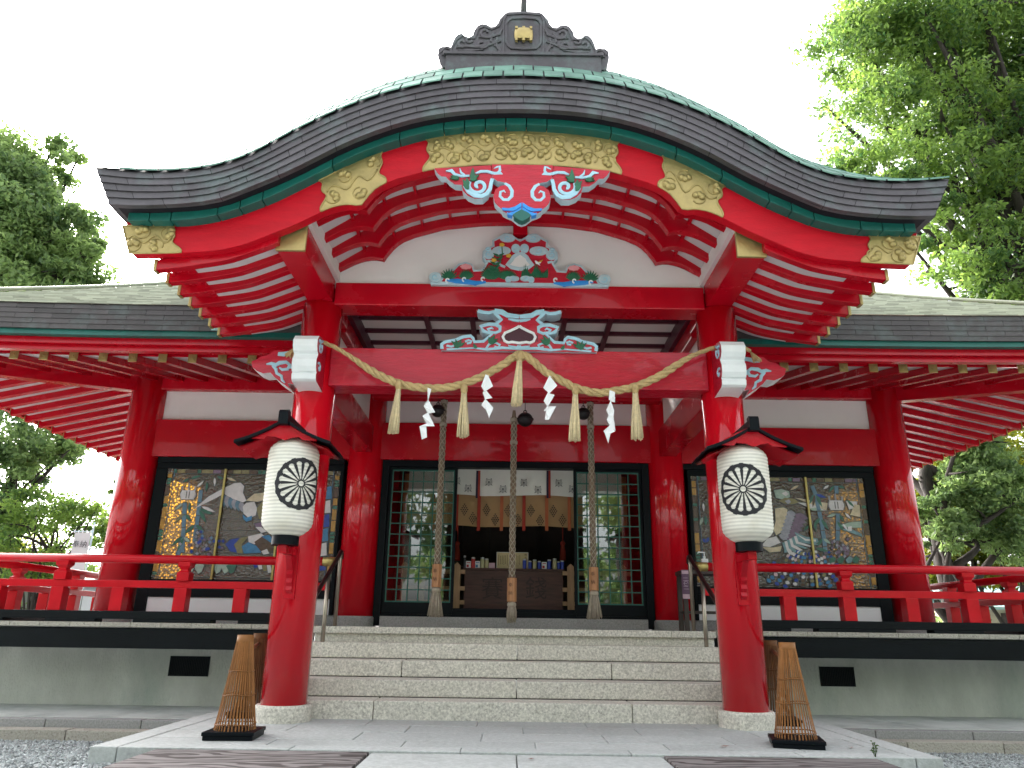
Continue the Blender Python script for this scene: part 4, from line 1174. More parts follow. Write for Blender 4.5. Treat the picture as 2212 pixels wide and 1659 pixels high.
# carving on the gable wall
c3 = crop(1650, 850, 2.765)
YK = -.20
def k3(l, off): return [(lambda q: (q[0] - off, q[1]))(c3(x, y, YK)) for x, y in l]
OFF1 = c3(1100, 600, YK)[0]
k1 = lambda l: k3(l, OFF1)
fk = MB(); DK = [0.0]
o1 = [(130, 748), (118, 690), (150, 632), (200, 620), (250, 652), (300, 608), (335, 585), (380, 572), (430, 520), (510, 500), (580, 522), (612, 590), (690, 582), (735, 505), (690, 450), (695, 385), (740, 345), (800, 322), (798, 265), (850, 240), (890, 215), (930, 188), (985, 190), (1040, 225), (1100, 262)]
L1 = k1(o1)
fk.prism(L1 + [(-x, z) for x, z in reversed(L1[:-1])], YK, -.105, 4)
inn = k1([(250, 715), (290, 655), (340, 612), (390, 596), (438, 545), (510, 522), (565, 542), (595, 612), (700, 606), (758, 512), (715, 455), (722, 395), (760, 362), (825, 338), (822, 280), (860, 262), (905, 238), (940, 212), (985, 212), (1030, 245), (1100, 285)])
inn[-1] = (0, inn[-1][1])
fk.prism(inn + [(-x, z) for x, z in reversed(inn[:-1])] + [(-inn[0][0], inn[0][1])], YK - .006, YK + .02, 0)
for s in (1, -1):
    for (x, y), rx, rz in (((965, 250), .088, .050), ((900, 385), .105, .054), ((760, 425), .062, .060), ((1055, 362), .050, .055), ((755, 372), .036, .030), ((180, 675), .07, .06), ((1035, 690), .06, .032), ((975, 700), .036, .036)):
        c = k1([(x, y)])[0]; DK[0] += .0007; disc(fk, (c[0] * s, c[1]), rx, rz, YK - .018 - DK[0], .03, 4)
        ribbon(fk, [(c[0] * s + s * a_, c[1] + b_) for a_, b_ in spiral(0, 0, .010, min(rx, rz) * .72, 0, 5.6, 16)], .007, YK - .026 - DK[0], .012, 1)
    ribbon(fk, X_(k1([(1100, 405), (1030, 450), (1010, 485), (965, 535), (1010, 565), (1100, 585)]), s), .022, YK - .016, .03, 4)
    ribbon(fk, X_(k1([(735, 500), (760, 495), (860, 515), (900, 545), (940, 560)]), s) if s > 0 else X_(k1([(735, 500), (760, 495), (800, 505)]), s), .014, YK - .012, .02, 4)
    ribbon(fk, X_(k1([(300, 700), (400, 712), (520, 720), (620, 735), (730, 722)]), s), [.012, .025, .028, .025, .01], YK - .016, .03, 3)
    for wx, wy in ((320, 705), (500, 695), (705, 690)):
        c = k1([(wx, wy)])[0]; ribbon(fk, [(c[0] * s + a_, c[1] + b_) for a_, b_ in spiral(0, 0, .006, .032, 0, 4.5, 10)], .008, YK - .022, .02, 10)
    c = k1([(515, 560)])[0]; disc(fk, (c[0] * s, c[1]), .062, .030, YK - .02, .02, 6, 24, 8)
    rr = random.Random(4)
    for bx_, by_, n_, sp_ in ((515, 690, 12, 90), (330, 690, 9, 100)):
        for i in range(n_):
            a = -1.35 + 2.7 * i / (n_ - 1); q = k1([(bx_, by_), (bx_ + math.sin(a) * sp_, by_ - abs(math.cos(a)) * sp_ - 15)]); blade(fk, (q[0][0] * s, q[0][1]), (q[1][0] * s, q[1][1]), .016, YK - .015 - i * .0004, .02, 2)
w3 = k1([(1100, 425), (1040, 470), (1025, 500), (990, 535), (1030, 550), (1100, 572)])
fk.prism(w3 + [(-x, z) for x, z in reversed(w3)], YK - .010, YK + .01, 5)
for i in range(16):                                   # flowering plant left, reeds right
    a = -1.4 + 2.8 * i / 15; q = k1([(790, 690), (790 + math.sin(a) * 120, 690 - abs(math.cos(a)) * 130 - 20)]); blade(fk, q[0], q[1], .018, YK - .016 - i * .0004, .02, 2)
    q = k1([(960, 690), (960 + math.sin(a) * 110, 680 - abs(math.cos(a)) * 95)]); blade(fk, q[0], q[1], .015, YK - .015 - i * .0004, .02, 2)
for yb in (430, 470, 520, 560, 600):
    for sg in (-1, 1):
        q = k1([(870 - (yb - 430) * .35, yb + 20), (870 - (yb - 430) * .35 + sg * 60, yb - 12)]); blade(fk, q[0], q[1], .014, YK - .03, .014, 2)
ribbon(fk, k1([(905, 345), (910, 420), (880, 520), (810, 660)]), .005, YK - .034, .012, 2)
for x, y in ((905, 332), (978, 450), (820, 500)):
    disc(fk, k1([(x, y)])[0], .027, .020, YK - .045, .02, 7, 20, 5)
for i in range(16):
    x = 1125 + i * 18; h = 130 + 60 * math.sin(i * .9) * (1 if i < 9 else .5) - abs(i - 7) * 5; q = k1([(x, 680), (x + 4, 690 - h)]); blade(fk, q[0], q[1], .013, YK - .016 - i * .0004, .02, 2)
for a, b, mi in (((1265, 495), (1320, 545), 10), ((1270, 520), (1330, 515), 10), ((1300, 520), (1350, 485), 7)):
    q = k1([a, b]); blade(fk, q[0], q[1], .012, YK - .02, .012, mi)
fk.build('gable_carving', CARV, porch)

# frog-leg strut between the two beams
OFF2 = c3(1089, 1300, YK)[0]
k2 = lambda l: k3(l, OFF2)
fl2 = MB()
o2 = [(240, 1462), (230, 1395), (275, 1355), (300, 1362), (400, 1337), (470, 1300), (560, 1292), (605, 1325), (608, 1360), (690, 1354), (770, 1288), (690, 1268), (655, 1218), (655, 1190), (760, 1165), (830, 1168), (885, 1132), (850, 1098), (800, 1062), (750, 1072), (700, 1070), (640, 1052), (628, 1020), (820, 1020), (940, 1058), (1089, 1078)]
L2 = k2(o2)
fl2.prism(L2 + [(-x, z) for x, z in reversed(L2[:-1])], YK, -.02, 0, side=4)
for s in (1, -1):
    ribbon(fl2, X_(k2([(250, 1450), (245, 1400), (285, 1372), (400, 1352), (480, 1318), (560, 1308), (590, 1335), (600, 1372), (700, 1368), (790, 1290), (700, 1255), (670, 1205), (760, 1180), (835, 1185), (880, 1210), (880, 1255), (830, 1275), (770, 1265), (750, 1235), (790, 1220), (810, 1235)]), s), [.018] * 6 + [.016] * 4 + [.02] * 5 + [.016] * 4 + [.012, .006], YK - .010, .016, 1)
    ribbon(fl2, X_(k2([(640, 1035), (700, 1052), (760, 1058), (810, 1045), (850, 1085), (895, 1132), (840, 1175)]), s), .019, YK - .012, .016, 1)
    ribbon(fl2, X_(k2([(820, 1040), (900, 1050), (960, 1085), (1089, 1100)]), s), [.03, .03, .028, .022], YK - .014, .018, 1)
    ribbon(fl2, X_(k2([(970, 1125), (1020, 1135), (1089, 1145)]), s), [.006, .016, .016], YK - .014, .018, 1)
    ribbon(fl2, X_(k2([(520, 1390), (560, 1385), (570, 1365), (540, 1355), (500, 1370)]), s), .011, YK - .010, .016, 1)
    ribbon(fl2, X_(k2([(300, 1415), (350, 1425), (380, 1415)]), s), .012, YK - .010, .016, 1)
    ribbon(fl2, X_(k2([(730, 1445), (760, 1400), (830, 1380), (880, 1405), (860, 1435), (820, 1425)]), s), .012, YK - .010, .016, 1)
    ribbon(fl2, X_(k2([(300, 1455), (600, 1440), (740, 1455), (900, 1438), (1089, 1450)]), s), [.01, .008, .014, .016, .012], YK - .010, .016, 1)
    ribbon(fl2, X_(k2([(970, 1415), (1020, 1430), (1060, 1440), (1089, 1425)]), s), [.004, .014, .018, .02], YK - .014, .018, 1)
    for a, b, wd in (((760, 1390), (830, 1300), .024), ((760, 1390), (860, 1340), .02), ((770, 1380), (760, 1320), .018), ((770, 1395), (850, 1370), .018), ((430, 1430), (350, 1365), .018), ((430, 1430), (395, 1345), .018), ((430, 1425), (460, 1345), .018), ((430, 1425), (500, 1380), .016), ((440, 1430), (380, 1430), .016), ((620, 1445), (590, 1395), .018), ((625, 1445), (620, 1420), .012)):
        q = k2([a, b]); blade(fl2, (q[0][0] * s, q[0][1]), (q[1][0] * s, q[1][1]), wd, YK - .018, .022, 2)
oc = k2([(1089, 1205), (1060, 1225), (985, 1260), (935, 1280), (912, 1320), (930, 1365), (970, 1385), (1010, 1378), (1089, 1390)])
oc[0] = (0, oc[0][1]); oc[-1] = (0, oc[-1][1])
loop = oc + [(-x, z) for x, z in reversed(oc[1:-1])]
fl2.prism(loop, YK - .008, YK + .02, 9)
ribbon(fl2, loop + [loop[0]], .014, YK - .022, .03, 10)
for i in range(-9, 10): fl2.box(i * .022 - .004, i * .022 + .004, YK - .013, YK, 3.80, 3.90 - abs(i) * .002, 9)
fl2.build('frog_leg_strut', CARV, porch)

# carved nosings on the pillars
c4 = crop(900, 1150, 1.8433)
for s in (-1, 1):
    m = MB()                                          # sideways: cloud-shaped board beyond the pillar
    o = [c4(x, y, -.12) for x, y in [(520, 420), (470, 432), (440, 425), (400, 432), (370, 418), (330, 425), (290, 455), (240, 465), (200, 490), (167, 502), (172, 545), (205, 572), (250, 590), (305, 585), (335, 620), (372, 650), (402, 670), (445, 702), (430, 662), (480, 670), (520, 640)]]
    o = [(s * -1 * x, z) for x, z in o]
    m.prism(o, -.12, .12, 0, side=10)
    for path, wd in (([(500, 440), (450, 442), (400, 452), (360, 450)], [.02, .022, .026, .02]), ([(275, 525), (310, 520), (345, 530), (370, 515), (420, 510), (445, 530), (430, 560), (390, 565), (370, 550)], [.006, .018, .022, .022, .018, .018, .018, .015, .008]), ([(320, 535), (345, 560), (350, 590), (385, 610), (390, 640), (410, 660)], [.012, .018, .016, .014, .014, .006]), ([(440, 545), (480, 548), (510, 540)], [.016, .016, .012])):
        ribbon(m, [(s * -1 * x, z) for x, z in [c4(a, b, -.12) for a, b in path]], wd, -.132, .014, 1)
    m.build('carved_nosing', CARV, porch)
    m = MB()                                          # forwards: scrolled block, white in front
    prof = [(-.15, 3.735), (-.40, 3.735), (-.50, 3.715), (-.545, 3.66), (-.545, 3.59), (-.515, 3.545), (-.475, 3.525), (-.49, 3.49), (-.515, 3.455), (-.515, 3.38), (-.49, 3.335), (-.465, 3.325), (-.485, 3.30), (-.475, 3.255), (-.445, 3.235), (-.15, 3.20)]
    m.prism(prof, s * 2.2 - .125, s * 2.2 + .125, 0, side=10, plane='YZ')
    for sd_ in (-1, 1):
        x0 = s * 2.2 + sd_ * .125
        for pth in (spiral(-.42, 3.62, .01, .07, 0, 7, 16), spiral(-.40, 3.40, .01, .06, 3, 9, 16)):
            m.tube([(x0, a, b) for a, b in pth], .012, 6, 1)
        m.tube([(x0 + sd_ * .004, -.50, 3.67), (x0 + sd_ * .012, -.46, 3.66), (x0 + sd_ * .012, -.41, 3.69)], .016, 6, 1)
    m.build('carved_nosing', CARV, porch, bevel=.010)

# coffered ceiling of the porch
m = MB(); m.box(-2.08, 2.08, .16, YH - .1, 4.585, 4.61); m.build('ceiling_panel', WHITE, porch)
m = MB()
for i in range(5): x = -1.16 + i * .58; m.box(x - .032, x + .032, .17, YH - .15, 4.535, 4.585)
for i in range(6): y = .55 + i * .43; m.box(-2.07, 2.07, y - .028, y + .028, 4.538, 4.585)
for sx in (-1, 1): m.box(sx * 2.07 - .06, sx * 2.07 + .06, .16, YH - .12, 4.40, 4.585)
m.build('ceiling_grid', CEIL, porch)
m = MB(); m.box(-2.0, 2.0, 2.12, 2.30, 3.86, 4.07); m.build('bell_beam', RED, porch, bevel=.01)

# ridge-end ornament on top of the porch roof
rz = crop(1300, 0, 1.58)
YO = -1.50
OFF3 = rz(1210, 200, YO)[0]
kz = lambda l: [(lambda q: (q[0] - OFF3, q[1]))(rz(x, y, YO)) for x, y in l]
o3 = kz([(762, 418), (705, 420), (688, 395), (675, 345), (680, 305), (702, 290), (735, 290), (760, 302), (765, 270), (785, 230), (805, 212), (828, 208), (845, 225), (870, 232), (895, 218), (902, 190), (925, 160), (950, 148), (980, 152), (1005, 168), (1030, 165), (1050, 145), (1060, 120), (1075, 105), (1092, 85), (1115, 74), (1210, 71)])
m = MB()
m.prism(o3 + [(-x, z) for x, z in reversed(o3[:-1])], YO, YO + .24, 0)
orn_base = kz([(755, 410), (755, 365), (1210, 345)])
zb_, zt_ = orn_base[0][1], orn_base[2][1]
for s in (1, -1):
    ribbon(m, X_(kz([(690, 330), (720, 300), (755, 312), (790, 250), (830, 222), (850, 240), (905, 240), (930, 180), (965, 165), (1010, 185), (1055, 165), (1075, 120), (1105, 92), (1210, 85)]), s), .011, YO - .012, .02, 0)
    for cx_, cz_, r_, a0, a1 in ((975, 205, .085, 0, 6.5), (950, 275, .075, 1, 6.8), (730, 325, .06, 2, 8), (830, 270, .055, 0, 5), (1030, 320, .07, 3, 8), (870, 250, .04, 1, 6), (1020, 250, .045, 2, 7)):
        c = kz([(cx_, cz_)])[0]; ribbon(m, X_(spiral(c[0], c[1], .012, r_, a0, a1, 20), s), .012, YO - .016, .026, 0)
    for pth in ([(700, 345), (780, 335), (860, 345), (930, 330), (990, 335)], [(790, 300), (850, 290), (920, 295), (1000, 280), (1070, 260)], [(930, 235), (1000, 235), (1060, 215), (1080, 180)], [(760, 355), (860, 335), (960, 350), (1075, 345)], [(1080, 345), (1050, 300), (1040, 270)], [(800, 320), (880, 318), (960, 312)]):
        ribbon(m, X_(kz(pth), s), [.004] + [.015] * (len(pth) - 2) + [.005], YO - .016, .026, 0)
    ribbon(m, X_(kz([(1085, 350), (1085, 130), (1100, 100)]), s), .010, YO - .013, .02, 0)
fr3 = kz([(1102, 150), (1115, 130), (1135, 118), (1210, 114), (1210, 308), (1130, 302), (1112, 285), (1102, 265)])
fr3[3] = (0, fr3[3][1]); fr3[4] = (0, fr3[4][1])
lp = fr3[:4] + [(-x, z) for x, z in reversed(fr3[:3])] + [(-x, z) for x, z in reversed(fr3[5:])] + [fr3[4]] + fr3[5:]
ribbon(m, lp + [lp[0]], .012, YO - .016, .03, 0)
m.box(-.79, .79, YO - .03, YO + .25, zb_ - .25, zt_ - .03)
m.box(-.81, .81, YO - .05, YO + .26, zt_ - .03, zt_)
orn = m.build('ridge_ornament', COPPER, porch, bevel=.006)
m = MB()                                              # gilt drum crest
cz0, cz1 = kz([(1210, 278)])[0][1], kz([(1210, 172)])[0][1]
cc = (cz0 + cz1) / 2
rows = []
for i in range(9):
    u = -1 + 2 * i / 8
    wd = .098 * (1 - .10 * u * u); 
    rows.append([(wd * math.sin(a), YO - .02 - .035 * math.cos(a) * (1 - .3 * u * u), cc + .005 + u * .066) for a in np.linspace(-1.57, 1.57, 13)])
m.grid(rows, 0, True)
m.prism([(r[0], r[2]) for r in rows[0]][::1] + [(r[0], r[2]) for r in rows[-1]][::-1], YO - .02, YO - .005, 0)
for x in (-.075, 0, .075):
    m.prism([(x - .014, cc - .09), (x + .014, cc - .09), (x + .010, cc - .05), (x - .010, cc - .05)], YO - .045, YO - .01)
    m.prism([(x - .010, cc + .06), (x + .010, cc + .06), (x + .014, cc + .088), (x - .014, cc + .088)], YO - .045, YO - .01)
m.build('crest', GOLD, orn)
m = MB(); m.tube([(.0, YO + .12, zt_ + .5), (.0, YO + .12, zt_ + 1.35)], .034, 12); m.build('lightning_rod', COPPERH, porch)
# ================================================================== VERANDA RAILINGS
YR = 1.72
def railing(s, label):
    t = thing('veranda_railing', label, 'railing', (s * 4.6, YR, .86), 'red railings round the veranda')
    XC = 7.02
    def bx2(m, xa, xb, *r, **k):
        a, b = sorted((s * xa, s * xb)); m.box(a, b, *r, **k)
    m = MB(); m.tube([(s * 2.36, YR, 1.612), (s * XC, YR, 1.612)], .052, 20); m.tube([(s * XC, YR - .25, 1.612), (s * XC, 9.0, 1.612)], .052, 20); m.build('top_rail', REDRAIL, t)
    m = MB(); m.tube([(s * 2.215, YR, 1.612), (s * 2.365, YR, 1.612)], .056, 20); m.build('end_cap', BRASS, t)
    m = MB(); bx2(m, 2.3, XC + .25, YR - .035, YR + .035, 1.270, 1.356); a, b = sorted((s * (XC - .035), s * (XC + .035))); m.box(a, b, YR + .04, 9.0, 1.270, 1.356); m.build('mid_rail', REDRAIL, t, bevel=.005)
    m = MB(); bx2(m, 2.45, XC + .2, YR - .09, YR + .09, .905, .997); bx2(m, 2.45, 3.3, YR - .088, YR + .088, .868, .905); bx2(m, 3.62, 4.55, YR - .088, YR + .088, .868, .905); bx2(m, 5.0, 5.6, YR - .088, YR + .088, .868, .905); bx2(m, 6.1, XC + .19, YR - .088, YR + .088, .868, .905)
    a, b = sorted((s * (XC - .09), s * (XC + .09))); m.box(a, b, YR + .095, 9.0, .868, .997); m.build('ground_beam', BLACKW, t, bevel=.006)
    def post(x, y, tall):
        m = MB(); h = .075
        if tall:
            m.box(s * x - h, s * x + h, y - h, y + h, .997, 1.27); m.box(s * x - h, s * x + h, y - h, y + h, 1.356, 1.452)
            rows = [(h, 1.452), (.048, 1.476), (.048, 1.496), (h, 1.53), (h * 1.02, 1.578)]
            m.sweep([[(s * x - r, y - r, z), (s * x + r, y - r, z), (s * x + r, y + r, z), (s * x - r, y + r, z)] for r, z in rows])
        else:
            m.box(s * x - h, s * x + h, y - h, y + h, .997, 1.27)
        m.build('post', REDRAIL, t, bevel=.005)
    for x, tl in ((3.32, 0), (4.04, 1), (4.80, 0), (5.53, 1), (6.28, 0)): post(x, YR, tl)
    for i, y in enumerate((YR, 2.45, 3.2, 3.95, 4.7, 5.45, 6.2)): post(XC, y, i % 2 == 0)
railing(-1, 'red wooden veranda railing left of the porch, white banner behind it')
railing(1, 'red wooden veranda railing right of the porch, tree trunks behind it')

# steel handrails at the sides of the steps
def handrail(s, label):
    t = thing('handrail', label, 'handrail', (s * 2.19, 1.2, .5), 'handrails beside the steps')
    x = s * 2.19
    zr = lambda y: 1.755 - .52 * (1.90 - y)
    m = MB(); m.tube([(x, 1.86, .857), (x, 1.86, 1.66), (x, 1.85, 1.70), (x, 1.83, 1.72)], .024, 14); m.build('post', STEEL, t)
    m = MB(); m.tube([(x, 1.30, .514), (x, 1.30, zr(1.30) - .01)], .024, 14); m.build('post', STEEL, t)
    m = MB(); m.tube([(x, .44, .17), (x, .44, zr(.44) - .01)], .024, 14); m.build('post', STEEL, t)
    m = MB(); pth = [(x, 1.93, 1.66), (x, 1.925, 1.72), (x, 1.905, 1.75), (x, 1.87, 1.752)] + [(x, y, zr(y)) for y in (1.80, 1.3, .9, .44)] + [(x, .36, .985), (x, .33, .95)]
    m.tube(pth, .026, 12); m.build('grip', HANDW, t)
handrail(-1, 'bronze steel handrail with dark grip behind the left porch pillar')
handrail(1, 'bronze steel handrail with dark grip beside the small table right of the steps')

# ================================================================== LANTERNS on the pillars
def lantern(s, lab, facing):
    cx, cy = s * 2.185, -.56
    R0 = .240
    t = thing('paper_lantern', lab, 'lantern', (cx, cy, 1.58), 'paper lanterns on the porch pillars')
    z0, z1 = 1.655, 2.585
    def rad_(z):
        u = (z - z0) / (z1 - z0)
        e = min(u, 1 - u)
        base = R0 * (1 - .03 * (abs(u - .55) * 2) ** 2)
        return base * (1 - .52 * max(0, 1 - e / .155) ** 2.3)
    prof = []
    N = 28
    for i in range(N * 2 + 1):
        z = z0 + (z1 - z0) * i / (N * 2)
        prof.append((rad_(z) + (.0025 if i % 2 == 0 else -.0025), z))
    m = MB(); m.lathe(prof, cx, cy, 56)
    LP = bpy.data.materials.get('lantern_paper')
    if not LP:
        LP = mat('lantern_paper', (.80, .77, .69), .8, var=.08, vscale=4.0, dark=(.56, .47, .33), dscale=3.5, damt=.35)
        nt_ = LP.node_tree; bs_ = nt_.nodes['Principled BSDF']; src_ = bs_.inputs['Base Color'].links[0].from_socket   # bamboo hoops in the paper, with the shading between ribs painted as darker bands
        tc_ = nt_.nodes.new('ShaderNodeTexCoord'); wv_ = nt_.nodes.new('ShaderNodeTexWave'); wv_.bands_direction = 'Z'; wv_.inputs['Scale'].default_value = .31416 / ((z1 - z0) / 28); wv_.inputs['Distortion'].default_value = .25
        nt_.links.new(tc_.outputs['Object'], wv_.inputs['Vector']); mr_ = nt_.nodes.new('ShaderNodeMapRange'); mr_.inputs['To Min'].default_value = .74; nt_.links.new(wv_.outputs['Fac'], mr_.inputs['Value'])
        vm_ = nt_.nodes.new('ShaderNodeVectorMath'); vm_.operation = 'SCALE'; nt_.links.new(src_, vm_.inputs[0]); nt_.links.new(mr_.outputs[0], vm_.inputs['Scale']); nt_.links.new(vm_.outputs[0], bs_.inputs['Base Color'])
    body = m.build('shade', LP, t)
    m = MB(); m.lathe([(.125, 1.572), (.125, 1.655), (.118, 1.66)], cx, cy, 32); m.build('bottom_ring', BLACK, t, sharp=30)
    m = MB(); m.lathe([(.13, 2.575), (.13, 2.64)], cx, cy, 32); m.build('top_ring', BLACK, t, sharp=30)
    m = MB()                                          # sixteen-petal chrysanthemum painted on the paper
    Rr = .245; zc = 2.125
    NA, NR = 16 * 14, 40
    def isblack(a, r):
        u = r / Rr
        if u > 1.0 + .028 * abs(math.cos(8 * a)) - .02: return False
        if u < .115: return False
        if u < .165: return True
        da = (a / (2 * math.pi / 16)) % 1 - .5        # -0.5..0.5 across one petal
        ang = abs(da) * 2 * math.pi / 16 * u           # arc distance from petal axis
        hw = .015 + (u - .165) * .130
        if u < .76: return ang > hw
        cu = .76; dx, dy = ang, u - cu
        return math.hypot(dx / .100, dy / .10) > 1
    ph0 = -math.pi / 2 + facing
    vs = []
    for i in range(NR + 1):
        r = Rr * 1.04 * i / NR
        for k in range(NA):
            a = 2 * math.pi * k / NA
            u_, v_ = r * math.cos(a), r * math.sin(a)
            z = zc + v_; rr = rad_(z) + .0042; ph = ph0 + u_ / R0
            vs.append((cx + rr * math.cos(ph), cy + rr * math.sin(ph), z))
    fs = []
    for i in range(NR):
        for k in range(NA):
            if isblack(2 * math.pi * (k + .5) / NA, Rr * 1.04 * (i + .5) / NR):
                fs.append((i * NA + k, i * NA + (k + 1) % NA, (i + 1) * NA + (k + 1) % NA, (i + 1) * NA + k))
    m.add(vs, fs, 0, True); m.build('crest', INK, body, recalc=False)
    return t
lantern(-1, 'white paper lantern with black chrysanthemum crest on the left porch pillar', rad(38))
lantern(1, 'white paper lantern with black chrysanthemum crest on the right porch pillar', rad(-20))

ch = crop(900, 1550, 1.904)
OFFH = ch(435, 300, -.80)[0]
def hood(s, lab):
    t = thing('lantern_hood', lab, 'lantern roof', (s * 2.185, -.22, 2.6), 'small roofs over the paper lanterns')
    cx = s * 2.235
    kh = lambda l, Y=-.80: [(lambda q: ((q[0] - OFFH) + cx, q[1]))(ch(x, y, Y)) for x, y in l]
    o = [(160, 330), (230, 285), (330, 240), (432, 200), (520, 240), (610, 288), (700, 330), (675, 352), (572, 346), (545, 322), (490, 330), (435, 348), (370, 322), (305, 318), (285, 338), (200, 336)]
    m = MB(); m.prism(kh(o), -.80, -.775); m.build('gable_board', RED, t); m = MB(); m.prism([(x, z - .02) for x, z in kh(o)], -.28, -.26); m.build('gable_board', RED, t)
    zt = kh([(432, 195)])[0][1]
    hw = .455
    f = lambda u: zt - .255 * u ** .85 + .03 * u ** 3       # gentle curve of the slope
    for sg in (-1, 1):
        m = MB()
        us = np.linspace(0.0, 1.0, 8)
        for j in range(3):                             # three overlapping boards
            ya, yb = -.84 + j * .21, -.84 + (j + 1) * .21 + .03
            dz = -.006 * j
            m.sweep([[(cx + sg * hw * u, ya, f(u) + dz + .014), (cx + sg * hw * u, yb, f(u) + dz - .004), (cx + sg * hw * u, yb, f(u) + dz - .022), (cx + sg * hw * u, ya, f(u) + dz - .016)] for u in us * (1 + .0 * j)])
        m.build('roof_board', BLACK, t, bevel=.003)
        m = MB(); m.grid([[(cx + sg * hw * u * .93, y, f(u) - .034) for u in us] for y in (-.775, -.26)]); m.grid([[(cx + sg * hw * u * .93, y, f(u) - .05) for u in us] for y in (-.775, -.26)]); m.build('soffit', RED, t)
        pass
    m = MB(); m.box(cx - .042, cx + .042, -.86, -.20, zt - .05, zt + .05); m.prism([(-.875, zt - .06), (-.80, zt - .06), (-.80, zt + .07), (-.855, zt + .085), (-.875, zt + .06)], cx - .046, cx + .046, plane='YZ'); m.build('ridge', BLACK, t, bevel=.005)
    m = MB(); m.box(cx - .04, cx + .04, -.78, -.20, 2.65, 2.70); m.box(cx - .03, cx + .03, -.56, -.5, 2.63, 2.66); m.build('hanger', RED, t)
hood(-1, 'small black and red gabled roof above the lantern on the left pillar')
hood(1, 'small black and red gabled roof above the lantern on the right pillar')
def bracket(s, lab):
    t = thing('lantern_bracket', lab, 'bracket', (s * 2.19, -.22, 1.2), 'red brackets under the lanterns')
    x = s * 2.19
    m = MB(); m.box(x - .052, x + .052, -.245, -.18, 1.10, 1.60); m.build('back_plate', RED, t, bevel=.004)
    m = MB(); m.box(x - .04, x + .04, -.62, -.20, 1.50, 1.572); m.build('arm', RED, t, bevel=.004)
    prof = [(-.235, 1.14), (-.275, 1.18), (-.262, 1.22), (-.29, 1.25), (-.275, 1.29), (-.305, 1.33), (-.292, 1.36), (-.33, 1.41), (-.40, 1.50), (-.235, 1.50)]
    m = MB(); m.prism(prof, x - .028, x + .028, plane='YZ'); m.build('carved_brace', RED, t, bevel=.004)
bracket(-1, 'red scalloped bracket carrying the lantern on the left pillar')
bracket(1, 'red scalloped bracket carrying the lantern on the right pillar')

# ================================================================== SACRED ROPE with tassels and paper streamers
c5 = crop(1900, 1150, 1.7015)
YS = -.30
lp_ = [c4(x, y, YS) for x, y in [(640, 352), (720, 378), (800, 415), (900, 478), (1000, 548), (1100, 606), (1200, 650), (1300, 680), (1400, 694), (1500, 698), (1600, 690), (1700, 668), (1800, 630), (1900, 580), (2000, 522), (2070, 470), (2112, 452)]]
rp_ = [c5(x, y, YS) for x, y in [(285, 425), (340, 465), (430, 540), (530, 594), (620, 640), (720, 668), (800, 675), (900, 660), (1000, 640), (1100, 604), (1200, 555), (1300, 490), (1400, 430), (1500, 390), (1600, 360), (1660, 352)]]
mid = c4(2112, 452, YS)
pts = [(x, YS, z) for x, z in lp_] + [(x, YS, z) for x, z in rp_]
pts = [tuple(q) for q in spline(pts, 8)]
pts = np.array(pts)
seg_ = np.linalg.norm(np.diff(pts, axis=0), axis=1); sl_ = np.concatenate([[0], np.cumsum(seg_)])
ns = 420
u = np.linspace(0, sl_[-1], ns)
pc = np.column_stack([np.interp(u, sl_, pts[:, i]) for i in range(3)])
tg = np.gradient(pc, axis=0); tg /= np.linalg.norm(tg, axis=1)[:, None]
n1 = np.tile(np.array([0, 1.0, 0]), (ns, 1)); n2 = np.cross(tg, n1)
env = np.clip(np.minimum(u, sl_[-1] - u) / .7, .55, 1.0)
m = MB()
for k in range(3):
    ph = u / .155 * 2 * math.pi * .5 + k * 2 * math.pi / 3
    off = (.0215 * env)[:, None] * (np.cos(ph)[:, None] * n1 + np.sin(ph)[:, None] * n2)
    m.tube(pc + off, list(.0235 * env), 9, rn=.3 + .2 * k)
for e_, s_ in ((0, -1), (-1, 1)):                     # frayed ends beyond the nosings
    p = pc[e_]
    m.tube([p, p + (s_ * .12, .0, -.02), p + (s_ * .22, .05, -.05)], [.022, .024, .02], 8)
    for i in range(26):
        a = R_.uniform(0, 6.28); q = p + np.array((s_ * .22, .05, -.05))
        m.tube([q, q + (s_ * (.06 + R_.random() * .03) + .03 * math.cos(a), .03 * math.sin(a), -.09 - R_.random() * .04)], [.005, .006], 4)
for dz in (0, .03): m.tube([(mid[0] + .05 * math.cos(a), YS + .055 * math.sin(a), mid[1] - .035 - dz * .6) for a in np.linspace(0, 6.4, 14)], .012, 6)
rope = tag(m.build('straw_rope', ROPE, recalc=False), 'thick twisted straw rope looped along the front of the lower porch beam', 'rope')

